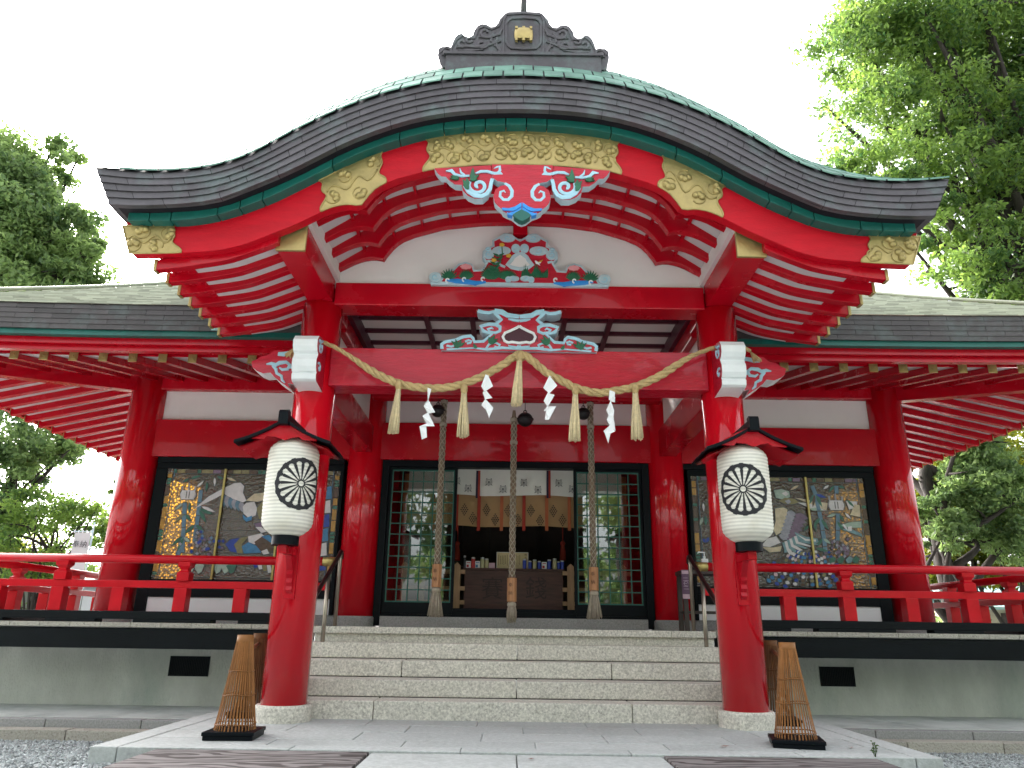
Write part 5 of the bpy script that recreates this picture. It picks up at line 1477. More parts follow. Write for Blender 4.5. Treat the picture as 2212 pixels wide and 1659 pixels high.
def tassel(top_, bot, lab, wd=.062, n=70):
    (xt, zt_), (xb, zb_) = top_, bot
    t = thing('straw_tassel', lab, 'tassel', (xt, YS - .02, zb_), 'straw tassels hanging from the rope')
    y = YS - .035
    m = MB()
    for i in range(n):
        a = R_.uniform(0, 2 * math.pi); r = math.sqrt(R_.random())
        x0, y0 = .024 * r * math.cos(a), .024 * r * math.sin(a); x1, y1 = wd * r * math.cos(a), wd * .8 * r * math.sin(a)
        dz = R_.uniform(-.02, .012)
        L = zt_ - zb_
        m.tube([(xt + x0, y + y0, zt_ - .05), (xt + x0 * 1.3 + (xb - xt) * .3, y + y0 * 1.3, zt_ - .05 - L * .25), (xt + (xb - xt) * .7 + x1 * .85, y + y1 * .85, zb_ + L * .3), (xb + x1, y + y1, zb_ + dz)], [.0045, .006, .0065, .006], 4, rn=R_.random())
    m.build('strands', STRAW, t, recalc=False)
    m = MB(); m.lathe([(.022, zt_ - .085), (.032, zt_ - .06), (.036, zt_ - .03), (.034, zt_ + .0), (.020, zt_ + .03)], xt, y, 14)
    for k in range(4): m.tube([(xt + .033 * math.cos(a), y + .033 * math.sin(a), zt_ - .05 + k * .010) for a in np.linspace(0, 6.4, 13)], .005, 5)
    m.build('knot', ROPE, t, recalc=False)
tassel(c4(1240, 668, YS), c4(1198, 1022, YS), 'leftmost of the five straw tassels on the rope, nearest the left pillar')
tassel(c4(1712, 694, YS), c4(1702, 1050, YS), 'straw tassel between the left bell rope and the second paper streamer')
tassel((mid[0], mid[1] - .02), c4(2088, 825, YS), 'straw tassel at the middle of the rope, above the middle bell rope', .058)
tassel(c5(620, 648, YS), c5(614, 995, YS), 'straw tassel right of centre, beside the right-hand bell')
tassel(c5(1018, 640, YS), c5(1034, 985, YS), 'rightmost of the five straw tassels on the rope, nearest the right pillar')
def streamer(f, edges, lab):
    """zigzag paper: successive parallelograms given by their left/right photo-measured corners"""
    m = MB()
    n = len(edges)
    y = YS - .045
    P = []
    for i, ((xa, ya), (xb, yb)) in enumerate(edges):
        q0, q1 = f(xa, ya, YS), f(xb, yb, YS)
        P.append(((q0[0], y + (.018 if i % 2 else -.012), q0[1]), (q1[0], y + (-.016 if i % 2 else .014), q1[1])))
    for i in range(0, n - 1):
        a, b = P[i]; c, d = P[i + 1]
        m.add([a, b, d, c], [(0, 1, 2, 3)]); m.add([(p[0] + .0005, p[1] + .0012, p[2]) for p in (a, b, d, c)], [(3, 2, 1, 0)])
    o = m.build('paper_streamer', PAPER, recalc=False)
    tag(o, lab, 'paper streamer', 'zigzag paper streamers on the rope')
streamer(c4, [((1448, 706), (1474, 710)), ((1446, 790), (1456, 790)), ((1420, 838), (1456, 795)), ((1450, 888), (1504, 885)), ((1410, 910), (1450, 880)), ((1440, 960), (1500, 985)), ((1390, 985), (1436, 960)), ((1404, 1075), (1444, 1065))], 'zigzag white paper streamer hanging lowest, left of the left bell')
streamer(c4, [((1866, 610), (1892, 614)), ((1834, 690), (1888, 625)), ((1854, 728), (1920, 690)), ((1845, 735), (1872, 728)), ((1862, 790), (1916, 775)), ((1834, 825), (1868, 790)), ((1872, 868), (1922, 846)), ((1890, 922), (1893, 920))], 'zigzag white paper streamer just left of the middle tassel')
streamer(c5, [((446, 570), (462, 574)), ((406, 648), (452, 580)), ((436, 682), (500, 632)), ((408, 735), (446, 690)), ((432, 775), (482, 695)), ((408, 800), (436, 778)), ((424, 808), (492, 770)), ((416, 860), (442, 866))], 'zigzag white paper streamer just right of the middle tassel')
streamer(c5, [((846, 668), (884, 674)), ((844, 725), (882, 690)), ((852, 740), (884, 745)), ((826, 795), (856, 745)), ((840, 835), (880, 800)), ((830, 860), (872, 845)), ((848, 905), (888, 935)), ((808, 935), (850, 900)), ((814, 955), (886, 938)), ((840, 1018), (852, 958))], 'narrow curled white paper streamer left of the rightmost tassel')

# ================================================================== BELLS and bell ropes
YB = 2.2
def bell_rope(x, ztop, zgrip, zgb, zend, lab, frayed, txt):
    t = thing('bell_rope', lab, 'bell rope', (x, YB, zend), 'bell ropes hanging before the hall door')
    m = MB(); m.tube([(x, YB, ztop), (x, YB, zgrip)], .036, 14); m.tube([(x, YB, ztop + .10), (x, YB, ztop)], [.02, .034], 10)
    m.build('core', HEMPIN, t, recalc=False)
    m = MB(); L = ztop - zgrip
    n = int(L / .012)
    for k in range(4):
        for d in (-1, 1):
            m.tube([(x + .0385 * math.cos(d * i * .012 / .17 * math.pi + k * math.pi / 2), YB + .0385 * math.sin(d * i * .012 / .17 * math.pi + k * math.pi / 2), ztop - i * .012) for i in range(n + 1)], .0055, 5, rn=.5)
    for zz in (ztop - .02, ztop - .34):
        for k in range(3): m.tube([(x + .044 * math.cos(a), YB + .044 * math.sin(a), zz - k * .014) for a in np.linspace(0, 6.4, 14)], .009, 6)
    m.build('net_cover', HEMPNET, t, recalc=False)
    m = MB(); m.lathe([(.062, zgb), (.062, zgrip)], x, YB, 6)
    gname = m.build('wooden_grip', CEDAR, t, sharp=20, bevel=.004)
    m = MB()
    col_ = INKB
    text_mesh(txt[0], .055, col_, gname, (x - .018, YB - .0555, (zgrip + zgb) / 2 + .055), (1, 0, 0), (0, 0, 1))
    text_mesh(txt[1], .055, col_, gname, (x - .018, YB - .0555, (zgrip + zgb) / 2 - .045), (1, 0, 0), (0, 0, 1))
    m = MB()
    hh = zgb - zend
    m.lathe([(.04, zgb), (.056, zgb - .02), (.058, zgb - .045), (.045, zgb - .065)], x, YB, 16)
    for i in range(170 if not frayed else 110):
        a = R_.uniform(0, 6.28); r = math.sqrt(R_.random()); w_ = (.098 if not frayed else .066)
        dz = R_.uniform(-.015, .03) if not frayed else R_.uniform(-.06, .05)
        m.tube([(x + .045 * r * math.cos(a), YB + .045 * r * math.sin(a), zgb - .05), (x + (.06 + .3 * (w_ - .06)) * r * math.cos(a), YB + .07 * r * math.sin(a), zgb - .05 - hh * .35), (x + w_ * r * math.cos(a) + R_.gauss(0, .004), YB + w_ * r * math.sin(a), zend + dz)], [.006, .006, .004], 4, rn=R_.random())
    m.build('tassel', HEMP, t, recalc=False)
def gk(y): return K_(970, y)[1]
K_ = lambda x, y: crop(1300, 1800, 1.3557)(x, y, YB)
bell_rope(K_(566, 700)[0], 3.86, K_(566, 572)[1], K_(566, 695)[1], K_(566, 850)[1], 'braided bell rope with a cedar grip hanging left of the door opening', 0, ('奉', '納'))
bell_rope(K_(970, 700)[0], 3.62, K_(970, 645)[1], K_(970, 772)[1], K_(970, 862)[1], 'braided bell rope with frayed end hanging in the middle of the door opening', 1, ('奉', '納'))
bell_rope(K_(1408, 700)[0], 3.86, K_(1408, 588)[1], K_(1408, 712)[1], K_(1408, 862)[1], 'braided bell rope with a cedar grip hanging right of the door opening', 0, ('奉', '納'))
def bell(x, z, r, lab):
    t = thing('round_bell', lab, 'bell', (x, YB, z), 'round bells above the steps')
    prof = [(r * math.cos(a), z + r * .92 * math.sin(a)) for a in np.linspace(-math.pi / 2 + .05, math.pi / 2 - .25, 22)]
    m = MB(); m.lathe(prof, x, YB, 28); m.lathe([(r * .99, z - .012), (r * 1.10, z - .006), (r * 1.10, z + .010), (r * .99, z + .016)], x, YB, 28); m.build('body', BELLM, t)
    m = MB(); m.tube([(x + .022 * math.cos(a), YB, z + r * 1.0 + .022 * math.sin(a)) for a in np.linspace(0, 6.4, 14)], .007, 6); m.tube([(x, YB, z + r * 1.02), (x, YB, 3.9)], .005, 6); m.build('ring', BELLM, t)
bz = crop(900, 1150, 1.8433)
q = bz(1520, 862, YB); bell(q[0], q[1], .098, 'dark round bell behind the lowest paper streamer, beside the left bell rope')
q = bz(2152, 925, YB); bell(q[0], q[1], .108, 'largest dark round bell, right of the middle bell rope')
q = c5(676, 815, YB); bell(q[0], q[1], .094, 'dark round bell behind a straw tassel, beside the right bell rope')

# ================================================================== BAMBOO CONES on the platform
def cone(x, y, rot, lab, m_bam):
    t = thing('bamboo_cone', lab, 'bamboo stand', (x, y, 0), 'bamboo lattice cones on black bases')
    H = .775
    c, s = math.cos(rot), math.sin(rot)
    m = MB(); e = .20
    m.obox((x, y, .048), (e * c, e * s, 0), (-e * s, e * c, 0), (0, 0, .014)); m.obox((x, y, .018), (e * .96 * c, e * .96 * s, 0), (-e * .96 * s, e * .96 * c, 0), (0, 0, .016)); m.build('base_board', BLACK, t, bevel=.004)
    rr = lambda z: .160 - (.160 - .059) * ((z - .062) / (H - .062)) ** .92
    m = MB(); N = 36
    for k in range(N):
        a = 2 * math.pi * k / N + R_.uniform(-.01, .01)
        w_ = .0058
        ca, sa = math.cos(a), math.sin(a)
        L = []
        for z in np.linspace(.062, H, 7):
            r = rr(z) + R_.uniform(-.0006, .0006)
            px, py = x + r * ca, y + r * sa
            L.append([(px - sa * w_ - ca * .002, py + ca * w_ - sa * .002, z), (px + ca * .003, py + sa * .003, z), (px + sa * w_ - ca * .002, py - ca * w_ - sa * .002, z)])
        m.sweep(L, 0, False, R_.random())
    m.build('slats', m_bam, t, recalc=True)
    m = MB()
    for z in (.105, .32, .50):
        m = MB(); m.tube([(x + (rr(z) + .005) * math.cos(a), y + (rr(z) + .005) * math.sin(a), z + .004 * math.sin(a * 3)) for a in np.linspace(0, 2 * math.pi, 40)], .0045, 5, rn=.3); m.build('binding', m_bam, t, recalc=False)
    m = MB(); m.lathe([(rr(H) + .006, H - .055), (rr(H) + .008, H - .05), (rr(H) + .007, H + .004), (rr(H) - .004, H + .004), (rr(H) - .006, H - .05)], x, y, 32, cap=False, rn=.6); m.build('rim', m_bam, t)
cone(-2.255, -1.14, rad(4), 'pale bamboo lattice cone on a black base in front of the left pillar', BAMBOO)
cone(-2.59, .30, rad(4), 'darker bamboo lattice cone half hidden behind the left pillar', BAMBOOD)
cone(2.235, -1.17, rad(-14), 'pale bamboo lattice cone on a black base in front of the right pillar', BAMBOO)
cone(2.59, .30, rad(-10), 'bamboo lattice cone half hidden behind the right pillar', BAMBOOD)
for s, y0, y1, x0, x1, lab in ((-1, -1.10, .27, -2.255, -2.59, 'brown wooden pole joining the two bamboo cones at the left pillar'), (1, -1.12, .27, 2.235, 2.59, 'brown wooden pole joining the two bamboo cones at the right pillar')):
    m = MB(); m.tube([(x0, y0, .655), ((x0 * .65 + x1 * .35), y0 * .65 + y1 * .35, .650), ((x0 + x1) / 2, (y0 + y1) / 2, .655), (x1, y1, .68)], .020, 12)
    tag(m.build('linking_pole', BAMBOOD, recalc=False), lab, 'pole', 'poles linking the bamboo cones')

# ================================================================== INSIDE THE DOOR
KI = crop(1750, 1800, 2.5517)
YBX = 3.92
xa, zt_ = KI(188, 1112, YBX); xb, _ = KI(1206, 1122, YBX)
t = thing('offertory_box', 'dark wooden offertory box standing inside the doorway', 'offertory box', (0, YBX, 1.0))
m = MB(); m.box(xa + .02, xb - .02, YBX, YBX + .6, 1.0, zt_ - .03); bxo = m.build('body', DARKW, t, bevel=.006)
m = MB(); m.box(xa, xb, YBX - .03, YBX + .63, zt_ - .03, zt_); m.build('top_board', DARKW, t, bevel=.004)
CARVEW = mat('carved_shadow_wood', (.035, .013, .010), .6)
for chx, zx in (('賽', 480), ('錢', 920)):
    p = KI(zx, 1335, YBX); text_mesh(chx, .34, CARVEW, bxo, (p[0], YBX - .004, p[1]), (1, 0, 0), (0, 0, 1), 'carved_character', .003)
zt = zt_ + .001
JL = [mat('jar_label_blue', (.03, .06, .40), .4), mat('jar_content_straw', (.50, .46, .26), .5), mat('jar_label_red', (.45, .03, .03), .5), mat('jar_lid_silver', (.6, .6, .6), .3, metal=.8), mat('carton_white', (.72, .72, .74), .5), mat('carton_blue', (.08, .24, .45), .5), mat('carton_pink', (.62, .40, .50), .5), mat('jar_dark', (.05, .05, .06), .4)]
def jar(px, top_, kind, lab, w_=.028):
    p = KI(px, top_, YBX + .06); h = p[1] - zt; x, y = p[0], YBX + .06
    t = thing('glass_jar', lab, 'jar', (x, y, zt), 'jars on the offertory box')
    m = MB(); m.lathe([(w_ * .98, zt), (w_, zt + .006), (w_, zt + h * .78), (w_ * .9, zt + h * .86)], x, y, 18); m.build('body', [JL[{'b': 0, 's': 1, 'r': 2, 'd': 7}[kind]]], t)
    m = MB(); m.lathe([(w_ * .96, zt + h * .84), (w_ * .96, zt + h * .985), (w_ * .9, zt + h)], x, y, 18); m.build('lid', JL[3], t)
for a in ((205, 990, 'd', 'dark topped jar at the left end of the offertory box', .020), (290, 1006, 'r', 'jar with a red label standing between the two cartons at left', .030), (382, 1007, 's', 'tall straw coloured jar in the left row on the offertory box', .030), (425, 1020, 's', 'shorter straw coloured jar beside the pink card', .030), (805, 1022, 'b', 'blue labelled jar standing in front of the notice board', .027), (860, 1042, 'b', 'short blue jar just right of the notice board', .025), (907, 1030, 's', 'straw coloured jar between two short blue jars', .031), (953, 1044, 'b', 'short blue jar just left of the right-hand carton', .026), (1052, 1030, 'b', 'blue jar just right of the right-hand carton', .029), (1108, 1018, 's', 'tallest jar of the right row, straw coloured', .032), (1148, 1048, 'b', 'small blue jar second from the right end of the box', .022), (1185, 1040, 'b', 'blue jar at the right end of the offertory box', .026)):
    jar(*a)
def carton(px0, px1, top_, mi, mj, lab):
    a = KI(px0, top_, YBX + .04); b = KI(px1, top_, YBX + .04)
    m = MB(); m.box(a[0], b[0], YBX + .04, YBX + .09, zt, a[1], 0); m.box(a[0] + .008, a[0] + (b[0] - a[0]) * .6, YBX + .0385, YBX + .04, zt + .012, zt + (a[1] - zt) * .5, 1); m.box(a[0] + .01, b[0] - .01, YBX + .0385, YBX + .04, a[1] - .03, a[1] - .018, 1)
    tag(m.build('carton', [JL[mi], JL[mj]], bevel=.002), lab, 'carton', 'small cartons on the offertory box')
carton(217, 266, 1044, 4, 2, 'white carton with red mark at the left end of the offertory box')
carton(309, 357, 1044, 4, 5, 'white carton with blue mark left of the notice board')
carton(978, 1027, 1054, 4, 2, 'white carton with red mark right of the notice board')
a = KI(447, 1062, YBX + .04); b = KI(507, 1062, YBX + .04)
m = MB(); m.box(a[0], b[0], YBX + .05, YBX + .056, zt, a[1], 0); m.lathe([(.010, zt + .06), (.010, zt + .061)], a[0] + .02, YBX + .049, 8, 1)
tag(m.build('card', [JL[6], JL[2]]), 'pink card leaning beside the notice board', 'card')
NOTE = mat('yellow_notice_paper', (.58, .47, .25), .6, var=.2, vscale=2.0)
a = KI(530, 958, YBX + .12); b = KI(838, 958, YBX + .12)
t = thing('notice_board', 'yellowish notice board with vertical writing behind the middle bell rope', 'notice', ((a[0] + b[0]) / 2, YBX + .12, zt))
m = MB(); m.box(a[0], b[0], YBX + .12, YBX + .13, zt, a[1]); nb = m.build('sheet', NOTE, t)
m = MB(); o = .006
m.box(a[0] - o, b[0] + o, YBX + .115, YBX + .132, a[1], a[1] + o); m.box(a[0] - o, a[0], YBX + .115, YBX + .132, zt, a[1]); m.box(b[0], b[0] + o, YBX + .115, YBX + .132, zt, a[1]); m.build('frame', JL[4], t)
for i, c in enumerate('例大祭'): text_mesh(c, .042, INKB, nb, (b[0] - .032, YBX + .118, a[1] - .035 - i * .042), (1, 0, 0), (0, 0, 1))
m = MB()
for k in range(13):
    x = a[0] + .025 + k * .027; z = a[1] - .03 - R_.random() * .02
    zb2 = zt + R_.uniform(.02, .08)
    while z > zb2:
        h = R_.uniform(.006, .012); m.box(x - .004, x + .004, YBX + .1185, YBX + .12, z - h, z, 0); z -= h + .004
m.build('small_writing', INKB, nb)
# curtains
def curtain(name, lab, mat_, Y, x0, x1, zt1, zb1, art):
    t = thing(name, lab, 'curtain', (0, Y, zb1))
    m = MB(); n = 60
    rows = []
    for j in range(7):
        z = zt1 + (zb1 - zt1) * j / 6
        rows.append([(x, Y + .012 * math.sin(x * 9) * j / 6 + .006 * math.sin(x * 23 + 1) * j / 6, z + (.012 * math.sin(x * 4.4) if j == 6 else 0)) for x in np.linspace(x0, x1, n)])
    m.grid(rows, 0, True); m.build('cloth', mat_, t, recalc=False)
    art(t)
YC1, YC2 = 3.42, 3.62
def drum_mark(m, x, y, z, s_):
    for sgn in (-1, 1): m.prism([(x + sgn * s_ * .45, z + s_), (x + sgn * s_ * .72, z + s_ * 1.05), (x + sgn * s_ * .75, z + s_ * .7), (x + sgn * s_ * .5, z + s_ * .8)], y - .001, y); m.prism([(x + sgn * s_ * .5, z - s_ * .7), (x + sgn * s_ * .95, z - s_ * 1.0), (x + sgn * s_ * .98, z - s_ * .85), (x + sgn * s_ * .66, z - s_ * .55)], y - .001, y)
    m.prism([(x, z - s_ * 1.15), (x + s_ * .15, z - s_ * .95), (x, z - s_ * .8), (x - s_ * .15, z - s_ * .95)], y - .001, y)
    for k in range(9):
        zz = z + s_ * (.78 - k * .19); ww = s_ * (1 - .22 * abs(k - 4) / 4)
        if 2 <= k <= 5:
            for sgn in (-1, 1): a, b = sorted((x + sgn * ww, x + sgn * s_ * .36)); m.box(a, b, y - .001, y, zz - s_ * .035, zz + s_ * .035)
        else: m.box(x - ww, x + ww, y - .001, y, zz - s_ * .035, zz + s_ * .035)
    m.prism([(x - s_ * .22, z - s_ * .25), (x + s_ * .22, z - s_ * .25), (x + s_ * .22, z + s_ * .15), (x, z + s_ * .4), (x - s_ * .22, z + s_ * .15)], y - .0012, y)
def art1(t):
    m = MB()
    for px, py in ((125, 240), (238, 312), (447, 250), (588, 320), (798, 256), (940, 326), (1149, 260), (1285, 320)):
        p = KI(px, py, YC1 - .03); drum_mark(m, p[0], YC1 - .022, p[1], .055)
    m.build('drum_marks', INKG, t)
    for px, mi in ((331, CORDK), (352, CORDR), (1036, CORDK), (1056, CORDR)):
        a, b = KI(px, 136, YC1 - .03), KI(px, 412, YC1 - .03); m = MB(); m.box(a[0] - .016, a[0] + .016, YC1 - .032, YC1 - .027, b[1], a[1]); m.build('cord', mi, t)
a, b = KI(112, 132, YC1), KI(1290, 395, YC1)
curtain('white_curtain', 'white curtain with grey drum marks across the top of the doorway', CLOTHW, YC1, -1.6, 1.6, a[1] + .06, b[1], art1)
def art2(t):
    m = MB()
    for px, py in ((200, 525), (284, 612), (422, 528), (510, 625), (640, 535), (737, 630), (868, 535), (961, 640), (1095, 540), (1187, 632)):
        p = KI(px, py, YC2 - .03)
        for i in range(4):
            for j in range(4):
                x, z = p[0] + (i - j) * .0165, p[1] + (3 - i - j) * .027
                m.prism([(x - .011, z), (x - .003, z - .010), (x, z - .018), (x + .003, z - .010), (x + .011, z), (x + .008, z + .010), (x, z + .004), (x - .008, z + .010)], YC2 - .023, YC2 - .022)
    m.build('leaf_marks', INK, t)
    for px in (128, 350, 577, 800, 1027, 1253, -95, 1480):
        a, b = KI(px, 400, YC2 - .03), KI(px, 738, YC2 - .03); m = MB(); m.box(a[0] - .024, a[0] + .024, YC2 - .032, YC2 - .027, b[1], a[1] + .3); m.build('cord', ORANGE if px % 2 else CORDR, t)
a, b = KI(112, 400, YC2), KI(1290, 706, YC2)
curtain('ochre_curtain', 'ochre curtain with dark leaf marks hanging below the white curtain', CLOTHB, YC2, -1.7, 1.7, a[1] + .35, b[1], art2)
# picket fences inside the door
def picket(xs_, lab):
    t = thing('picket_fence', lab, 'picket fence', (xs_[0], 3.80, 1.0), 'low picket fences beside the offertory box')
    for x in xs_:
        h = 1.0 + (.80)
        m = MB(); m.prism([(x - .05, 1.0), (x + .05, 1.0), (x + .05, h - .05), (x, h), (x - .05, h - .05)], 3.80, 3.83); m.build('picket', CEDARP, t, bevel=.003)
    m = MB()
    for z in (1.22, 1.42, 1.66): m.box(min(xs_) - .12, max(xs_) + .12, 3.835, 3.86, z - .03, z + .03)
    m.build('rail', CEDARP, t)
picket([-.855, -1.12, -1.38, -1.64], 'low cedar picket fence left of the offertory box')
picket([.85, 1.12, 1.38, 1.64], 'low cedar picket fence right of the offertory box')
# altar things in the gloom
m = MB(); m.box(-1.2, 1.2, 6.0, 6.3, 1.0, 1.9); m.box(-1.0, 1.0, 5.9, 6.2, 1.9, 2.0)
tag(m.build('altar_table', INTER), 'dark altar table deep inside the hall behind the offertory box', 'altar table')
for px, lab in ((135, 'red hanging tassel in the gloom left of the door opening'), (1188, 'red hanging tassel in the gloom right of the door opening')):
    a, b = KI(px, 740, 4.9), KI(px, 1040, 4.9); m = MB(); m.tube([(a[0], 4.9, a[1] + .5), (a[0], 4.9, b[1] + .3)], .012, 6); m.lathe([(.02, b[1] + .32), (.045, b[1] + .28), (.03, b[1] + .24), (.05, b[1] + .12), (.055, b[1])], a[0], 4.9, 12)
    tag(m.build('hanging_tassel', CORDR), lab, 'tassel', 'red tassels inside the hall')

# ================================================================== SIDE TABLE with sanitiser, right of the steps
YT = 2.28
q0 = at(1464, 1222, YT - .2); q1 = at(1480, 1222, YT)
tx0, tx1, tz = 2.13, 2.75, 1.60
TW = mat('dark_table_wood', (.045, .032, .028), .5, var=.3)
t = thing('side_table', 'narrow dark wooden table behind the right handrail', 'table', (2.1, YT, ZL))
m = MB(); m.box(tx0, tx1, YT - .2, YT + .2, tz - .05, tz); m.build('table_top', TW, t, bevel=.004)
for x in (tx0 + .04, tx1 - .04):
    for y in (YT - .16, YT + .16): m = MB(); m.box(x - .028, x + .028, y - .028, y + .028, ZL, tz - .05); m.build('leg', TW, t, bevel=.003)
m = MB(); m.box(tx0 + .04, tx1 - .04, YT - .15, YT + .15, 1.07, 1.10); m.build('shelf', TW, t)
p = at(1521, 1195, YT)
t = thing('pump_bottle', 'white sanitiser pump bottle on the dark side table', 'pump bottle', (p[0], YT, tz))
bxx = p[0]
m = MB(); m.box(bxx - .042, bxx + .042, YT - .03, YT + .03, tz, tz + .16); m.lathe([(.016, tz + .16), (.016, tz + .19), (.010, tz + .20)], bxx, YT, 12); m.build('bottle', PAPER, t, bevel=.008)
m = MB(); m.tube([(bxx, YT, tz + .2), (bxx, YT, tz + .235)], .007, 8); m.tube([(bxx + .012, YT, tz + .24), (bxx - .08, YT - .02, tz + .243), (bxx - .09, YT - .02, tz + .225)], .008, 8); m.build('pump', PAPER, t)
SIGNP = mat('purple_sign_card', (.12, .06, .11), .5)
m = MB(); m.box(tx0 - .01, tx0 + .10, YT - .215, YT - .208, 1.24, 1.60, 0); m.box(tx0 - .005, tx0 + .095, YT - .217, YT - .215, 1.55, 1.59, 1); m.box(tx0 - .005, tx0 + .095, YT - .217, YT - .215, 1.245, 1.30, 1)
for i in range(5): m.box(tx0 + .01, tx0 + .08 - .012 * (i % 3), YT - .2175, YT - .2165, 1.36 + i * .034, 1.366 + i * .034, 2)
m.tube([(tx0 + .045 + .025 * math.cos(a), YT - .217, 1.43 + .03 * math.sin(a)) for a in np.linspace(0, 5.2, 14)], .003, 4, 2)
tag(m.build('sign_card', [SIGNP, mat('pale_pink_card', (.52, .36, .42), .6), mat('lilac_line', (.45, .34, .42), .6)]), 'small purple card hung on the front of the dark side table', 'sign')

# ================================================================== BANNER and small buildings beyond the railings
p0 = at(161, 1150, 8.6); p1 = at(196, 1152, 8.6)
t = thing('banner', 'white vertical banner with black brush writing behind the left railing', 'banner', (p1[0], 8.6, -.3))
m = MB(); m.tube([(p1[0] + .04, 8.6, -.3), (p1[0] + .04, 8.6, p0[1] + .22)], .018, 8); m.tube([(p0[0] - .03, 8.6, p0[1] + .02), (p1[0] + .06, 8.6, p0[1] + .02)], .010, 8)
m.build('pole', mat('pale_blue_pole', (.45, .58, .62), .4), t)
m = MB()
m.grid([[(x, 8.6 + .02 * math.sin(z * 3 + x * 4), z) for x in np.linspace(p0[0], p1[0], 8)] for z in np.linspace(p0[1], -.1, 24)], 0, True)
cl = m.build('cloth', mat('banner_cloth', (.60, .57, .58), .8, var=.06), t, recalc=False)
wd = p1[0] - p0[0]; xm = (p0[0] + p1[0]) / 2
for c, dx in (('奉', -.24), ('納', .24)): text_mesh(c, wd * .44, INK, cl, (xm + dx * wd, 8.565, p0[1] - .26), (1, 0, 0), (0, 0, 1))
for i, c in enumerate(('マ', 'ヒ', 'シ', 'ハ')): text_mesh(c, wd * .85, INK, cl, (xm + .05 * wd, 8.565, p0[1] - 1.02 - i * .36), (1, 0, 0), (0, 0, 1))
m = MB()
for i in range(5): m.box(p0[0] + i * wd / 4 - .008, p0[0] + i * wd / 4 + .008, 8.59, 8.61, p0[1] - .01, p0[1] + .05)
m.build('loop', PAPER, t)
def shed(px0, px1, ptop, pbot, Y, roofm, wallm, lab):
    a, b = at(px0, ptop, Y), at(px1, pbot, Y)
    x0, x1 = sorted((a[0], b[0]))
    t = thing('shed', lab, 'shed', ((x0 + x1) / 2, Y, -.3))
    m = MB(); m.box(x0 + .1, x1 - .1, Y, Y + 1.6, -.3, b[1]); m.build('wall', wallm, t)
    m = MB(); m.prism([(Y - .35, b[1] - .03), (Y + .8, a[1]), (Y + 1.95, b[1] - .03), (Y + 1.95, b[1] + .04), (Y + .8, a[1] + .08), (Y - .35, b[1] + .04)], x0, x1, plane='YZ'); m.build('roof', roofm, t)
    m = MB(); m.box((x0 + x1) / 2 - .35, (x0 + x1) / 2 + .35, Y - .02, Y - .002, -.25, min(b[1] - .1, 1.6)); m.build('door', INTER, t)
GREYR = mat('grey_tile_roof', (.16, .16, .165), .6, var=.2)
PALER = mat('pale_teal_roof', (.30, .47, .47), .55, var=.2)
TANW = mat('tan_wall', (.38, .33, .24), .8, var=.15)
shed(2040, 2330, 1268, 1318, 12.5, PALER, TANW, 'low shed with a pale teal roof seen through the right railing')
shed(20, 190, 1232, 1275, 13, GREYR, mat('grey_wall', (.30, .31, .31), .8), 'low grey roofed shed behind the banner')
p = at(2003, 1310, 9.0)
t = thing('copper_lantern', 'pale teal hanging lantern on a post behind the right railing', 'garden lantern', (p[0], 9.0, -.3))
m = MB(); m.tube([(p[0], 9.0, -.3), (p[0], 9.0, p[1] + .5)], .03, 8); m.build('post', BARK, t)
m = MB(); m.lathe([(.03, p[1] + .40), (.10, p[1] + .34), (.34, p[1] + .20), (.36, p[1] + .15), (.02, p[1] + .16)], p[0], 9.0, 6); m.lathe([(.07, p[1] + .44), (.09, p[1] + .50), (.03, p[1] + .58)], p[0], 9.0, 12); m.build('lantern_roof', PALER, t)
m = MB(); m.lathe([(.13, p[1] - .15), (.17, p[1] + .15)], p[0], 9.0, 6); m.build('lantern_body', PALER, t)
for x, y, lab in ((1.62, -1.32, 'dry brown leaf on the platform nearest the right bamboo cone'), (2.62, -1.28, 'dry brown leaf on the platform right of the right bamboo cone'), (.10, -1.93, 'dry reddish leaf on the paved path in the middle')):
    m = MB(); a = R_.uniform(0, 6); c, s = math.cos(a), math.sin(a)
    pts_ = [(-.035, 0, .006), (-.012, .016, .012), (.015, .013, .010), (.04, 0, .016), (.015, -.014, .011), (-.012, -.017, .009)]
    zf = -.012 if y < -1.72 else .002
    m.add([(x + px * c - py * s, y + px * s + py * c, pz + zf) for px, py, pz in pts_], [(0, 1, 2, 3, 4, 5)])
    tag(m.build('fallen_leaf', mat('dry_leaf', (.20, .055, .025), .7) if 'dry_leaf' not in bpy.data.materials else bpy.data.materials['dry_leaf'], recalc=False), lab, 'leaf', 'fallen leaves')
m = MB()
WEED = leaf_mat('weed_leaf', (.05, .10, .03), (.09, .16, .04), .3)
p = aZp = (2.62 - .0, -1.69)
for i in range(16):
    a = R_.uniform(0, 6.28); h = R_.uniform(.02, .10); L = R_.uniform(.02, .045); x, y = p[0] + R_.gauss(0, .012), p[1] + R_.gauss(0, .008)
    m.add([(x, y, h), (x + L * .5 * math.cos(a) - .010 * math.sin(a), y + L * .5 * math.sin(a) + .010 * math.cos(a), h + .012), (x + L * math.cos(a), y + L * math.sin(a), h + .006), (x + L * .5 * math.cos(a) + .010 * math.sin(a), y + L * .5 * math.sin(a) - .010 * math.cos(a), h + .012)], [(0, 1, 2, 3)], rn=R_.random())
for i in range(4): m.tube([(p[0], p[1], 0), (p[0] + R_.gauss(0, .015), p[1] + R_.gauss(0, .01), .05), (p[0] + R_.gauss(0, .02), p[1], .10)], .0025, 4)
tag(m.build('weed', WEED, recalc=False), 'small weed sprouting from a joint in front of the right bamboo cone', 'weed')

